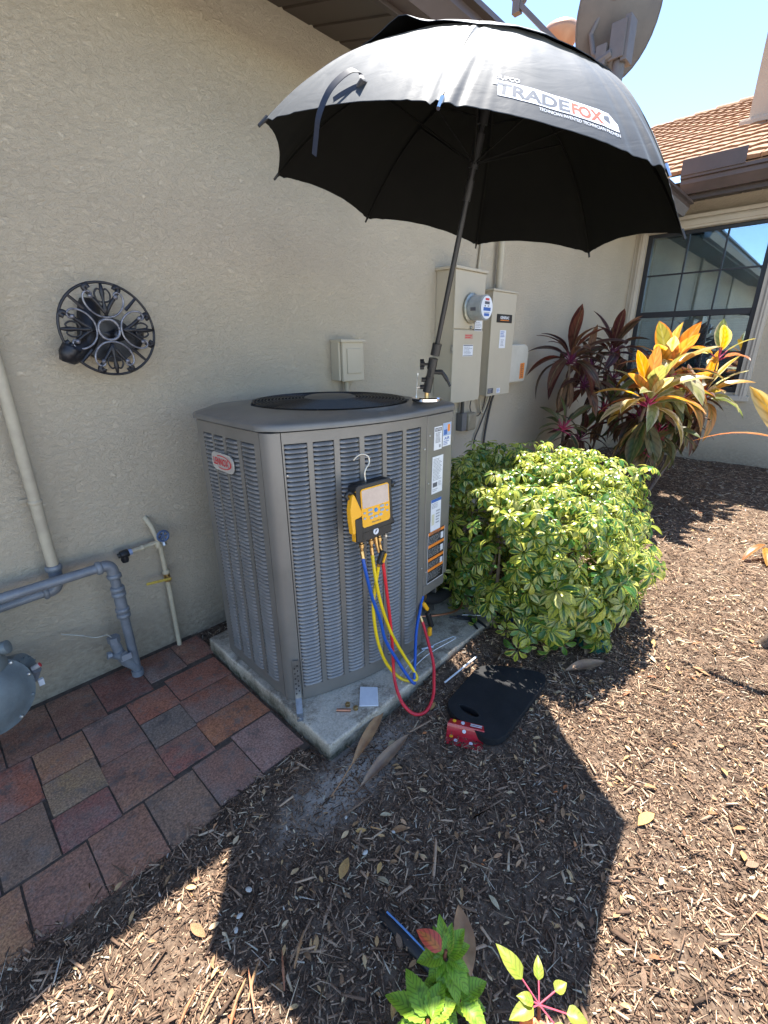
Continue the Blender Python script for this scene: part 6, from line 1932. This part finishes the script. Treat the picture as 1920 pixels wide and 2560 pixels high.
def in_kneel(x, y):
    c = 0
    for i in range(4):
        p, q = PADQ[i], PADQ[(i + 1) % 4]
        c += ((q.x - p.x) * (y - p.y) - (q.y - p.y) * (x - p.x)) < 0
    return c == 4


def keep(x, y):
    if y > -.02 or x > 6.12: return False
    if .672 < x < 1.75 and -1.045 < y < -.16: return False
    if x < .69 and y > -.95:
        lim = -.905 + noise.noise(V((x * 9, y * 3, 0))) * .03 + max(0, (.22 - x)) * .12
        if y > lim: return rs.rand() < .010
    if in_kneel(x, y): return False
    dx, dy = x - .70, (y + 1.12)
    if (dx * dx * 9 + dy * dy * 60) < 1 + 1.2 * noise.noise(V((x * 12, y * 12, 5))): return rs.rand() < .30
    if y < -2.76: return False
    if noise.noise(V((x * 5, y * 5, 8))) > .33: return rs.rand() < .35
    return True


def keep_crumb(x, y):
    if y < -2.7 or in_kneel(x, y): return False
    if x < .69 and y > -.95: return y < -.905 + noise.noise(V((x * 9, y * 3, 0))) * .03 + max(0, (.22 - x)) * .12 or rs.rand() < .012
    return not (.672 < x < 1.75 and -1.045 < y)


chips(52000, (-.6, 2.1, -2.5, -.02), (.007, .023), (.0014, .0046), 'wood_mulch', keep, .009, skew=1.2)
chips(2200, (-.6, 2.1, -2.4, -.85), (.025, .055), (.003, .008), 'wood_mulch', keep, .014, tone=(0, .9))
chips(30000, (2.1, 6.1, -2.75, -.02), (.010, .034), (.0022, .007), 'wood_mulch', keep, .014)
chips(4500, (-.4, 3.2, -2.5, -.85), (.025, .06), (.0008, .0018), 'wood_fibres', keep, .018, tone=(.3, 1))
chips(2500, (2.2, 6.0, -2.7, -.9), (.04, .09), (.002, .004), 'wood_fibres', keep, .018, tone=(.3, 1))
chips(60000, (-.6, 2.8, -2.4, -.85), (.003, .009), (.0014, .004), 'soil_crumbs', keep_crumb, .007, tone=(0, .85))

# dry leaves : the larger ones as things of their own
LV = []
for i in range(6):
    me = leaf_mesh('dry_leaf', 1, .42 - .03 * i, LITTER, 6, .9, .25 + .12 * i, .15 + .1 * (i % 3), 0, 0, i * .17)
    LV.append(me)


def litter_mat(i, col, col2): return mat('litter_%d' % i, col, .6, col2=col2, ns=18, nd=6, bs=90, bd=.002)


LM = [litter_mat(0, (.60, .37, .12), (.46, .25, .09)), litter_mat(1, (.42, .24, .11), (.30, .15, .07)), litter_mat(2, (.58, .49, .32), (.46, .35, .2)), litter_mat(3, (.40, .16, .07), (.3, .11, .05)), litter_mat(4, (.30, .20, .12), (.20, .12, .08))]
LVM = []
for i in range(5):
    row = []
    for j in range(3):
        me = LV[(i + j) % 6].copy(); me.materials.clear(); me.materials.append(LM[i]); row.append(me)
    LVM.append(row)


def shade_at(x, y):
    # umbrella / eave shadow on the ground, used only to choose truthful labels
    if y > -1.04: return True
    p = V((x, y, 0)); k = 1.66
    q = p + V((SUN.x, SUN.y, 0)) / SUN.z * k
    return (q - V((1.30, -1.03, 0))).xy.length < .62


dl = 0
for i in range(95):
    near = i < 60
    for _ in range(60):
        x, y = (rl.uniform(.1, 2.4), rl.uniform(-2.1, -.95)) if near else (rl.uniform(2.0, 4.6), rl.uniform(-2.6, -1.1))
        if y > -.98 or in_kneel(x, y) or (x < 1.8 and y > -1.06): continue
        if 1.75 < x < 3.3 and y > -1.5: continue
        break
    sh = shade_at(x, y)
    c = rl.randrange(5); s = rl.uniform(.025, .055)
    M = Matrix.Translation((x, y, gz(x, y) + .016)) @ Matrix.Rotation(rl.uniform(0, 6.28), 4, 'Z') @ Matrix.Rotation(rl.uniform(-.2, .2), 4, 'X') @ Matrix.Scale(s, 4)
    o = link('dry_leaf', LVM[c][i % 3], None, M)
    cn_ = ('yellow', 'brown', 'cream coloured', 'rust red', 'dark brown')[c]
    if sh: where = 'on the shaded mulch ' + ('in front of the pavers' if x < .55 else 'below the kneeling pad' if x > .95 else 'in mid umbrella shadow')
    elif x < .55: where = 'on the sunlit mulch at the lower left'
    elif x < 1.6: where = 'on the sunlit mulch at the lower right'
    elif x < 2.6: where = 'on the sunlit mulch right of the bush'
    else: where = 'on the far mulch near the house corner'
    tag(o, ('larger ' if s > .042 else 'small ') + cn_ + ' dry leaf lying ' + where, 'leaf', 'dry leaves scattered on the mulch')
# fine leaf litter, uncounted
it = []
for i in range(1300):
    x, y = (rl.uniform(-.1, 4.8), rl.uniform(-2.6, -.93)) if i % 2 else (rl.uniform(-.1, 2.0), rl.uniform(-2.2, -.93))
    if not keep(x, y) or x > 1.0 and y > -1.06: continue
    it.append((LV[i % 6], Matrix.Translation((x, y, gz(x, y) + .013)) @ Matrix.Rotation(rl.uniform(0, 6.28), 4, 'Z') @ Matrix.Rotation(rl.uniform(-.3, .3), 4, 'X') @ Matrix.Scale(rl.uniform(.009, .030), 4), rl.random()))
o = join_leaves('leaf_litter', it, LITTER, None, 'stuff')
a = o.data.attributes.new('tone', 'FLOAT', 'POINT')
n = len(o.data.vertices); col = np.empty(n * 4); o.data.color_attributes['leaf'].data.foreach_get('color', col)
a.data.foreach_set('value', col.reshape(-1, 4)[:, 2].astype(np.float32))

# the big leaves
def bigleaf(p0, p1, W, col, label, dr=.2, z=.02, fold=.4):
    p0, p1 = V((*p0, z)), V((*p1, z)); L = (p1 - p0).length
    me = leaf_mesh('long_leaf', L, W, LM[col], 10, 1.0, dr, fold, .02, 0, L)
    M = Matrix.Translation(p0) @ frame(p1 - p0, (0, 0, 1)) @ Matrix.Rotation(.2, 4, 'X')
    o = link('long_dry_leaf', me, None, M); tag(o, label, 'leaf'); return o


bigleaf((.70, -1.115), (.955, -1.02), .036, 1, 'long tan dry leaf leaning against the front corner of the slab', .1, .045)
o = MB().tube([(.70, -1.115, .045), (.64, -1.13, .035), (.592, -1.141, .03)], .0022, 5).build('leaf_stalk', LM[1], smooth=60); tag(o, 'thin stalk trailing from the tan leaf at the slab corner', 'stalk')
bigleaf((.67, -1.185), (.93, -1.16), .038, 4, 'long dark brown curled leaf on the soil below the tan leaf', .1, .035, .7)
o = MB().tube([(.93, -1.16, .036), (1.019, -1.184, .04)], .003, 5).build('twig', LM[4], smooth=60); tag(o, 'straight twig at the tip of the dark brown leaf', 'twig')
bigleaf((.50, -1.69), (.585, -1.60), .045, 1, 'broad brown leaf standing behind the green foreground plant', .0, .10, .3)
bigleaf((1.78, -1.44), (2.05, -1.40), .07, 4, 'long reddish brown leaf under the front of the bush', .1, .03, .4)
bigleaf((1.62, -1.42), (1.80, -1.52), .05, 4, 'narrow brown leaf crossing the mulch below the bush', .1, .03, .4)
for k, (x, y, s, c, lb_) in enumerate(((.462, -1.33, .06, 0, 'yellow torn leaf in the middle of the umbrella shadow'), (1.19, -1.86, .07, 0, 'pale yellow leaf on the sunlit mulch at lower right'), (2.0, -1.80, .09, 1, 'smooth orange brown leaf on the bright mulch at the right'))):
    o = link('dry_leaf', LVM[c][k], None, Matrix.Translation((x, y, gz(x, y) + .02)) @ Matrix.Rotation(2.2 * k + .5, 4, 'Z') @ Matrix.Scale(s, 4)); tag(o, lb_, 'leaf')
# pale pebbles / shell bits
PEB = mat('pale_stone', (.55, .52, .46), .7, col2=(.42, .39, .34), ns=40)
for k, (x, y, s) in enumerate(((.245, -1.215, .011), (.225, -1.235, .009), (.29, -1.18, .012), (.55, -1.33, .012), (.58, -1.22, .008), (.64, -1.35, .008))):
    b = MB(); b.lathe([(0, -.4), (.7, -.3), (1, 0), (.75, .35), (0, .45)], (0, 0, 0), (0, 0, 1), 8)
    s *= .75; b.v = [((q[0] * (1 + .6 * noise.noise(V(q) * 2 + V((k, 0, 0))))) * s, q[1] * s * .7, q[2] * s * .6) for q in b.v]
    o = link('pebble', b.mesh('pebble', PEB, 60), None, Matrix.Translation((x, y, gz(x, y) + .016)) @ Matrix.Rotation(k, 4, 'Z')); tag(o, 'small pale stone on the dark mulch in the umbrella shadow', 'stone', 'pale stones in the umbrella shadow')
# orange splinters at the lower left
for k in range(9):
    x, y = .02 + .03 * k + rl.uniform(-.02, .02), -1.30 - .015 * k + rl.uniform(-.05, .03)
    t = rl.uniform(.3, 1.2); L = rl.uniform(.05, .09); d = V((math.cos(t), math.sin(t), 0)) * L
    p = V((x, y, gz(x, y) + .02)); o = MB().tube([p, p + d * .5 + V((0, 0, .006)), p + d], [.002, .0035, .001], 4).build('wood_splinter', LM[3] if k % 2 else LM[1]); tag(o, 'orange brown wood splinter on the sunlit wedge of mulch, lower left', 'splinter', 'wood splinters at the lower left')
# drip line, green lid, sun-bleached rod
o = MB().tube(cat_spline([(.485, -1.440, -.016), (.486, -1.462, .008), (.487, -1.53, .016), (.488, -1.60, .014), (.488, -1.66, -.012)], 5), .0150, 12).build('drip_tube', mat('black_tube', (.02, .02, .022), .4), None, smooth=60); tag(o, 'black irrigation tube with a blue stripe surfacing beside the foreground plant', 'tube')
b = MB(); b.tube(cat_spline([(.494, -1.462, .0225), (.495, -1.53, .0295), (.496, -1.60, .0275)], 5), .0024, 6); st = b.build('stripe', mat('sky_blue_stripe', (.16, .36, .72), .4), None, smooth=60); st.parent = o
lid = thing('valve_lid', 'round green plastic lid half hidden under the front of the bush', 'lid', (1.93, -1.36, .02))
MB().lathe([(0, 0), (.062, 0), (.068, .006), (.066, .022), (.050, .028), (0, .030)], (1.90, -1.43, .012), (-.25, -.2, 1), 28).build('lid', mat('teal_plastic', (.01, .10, .08), .45, col2=(.015, .13, .10)), lid, smooth=40)
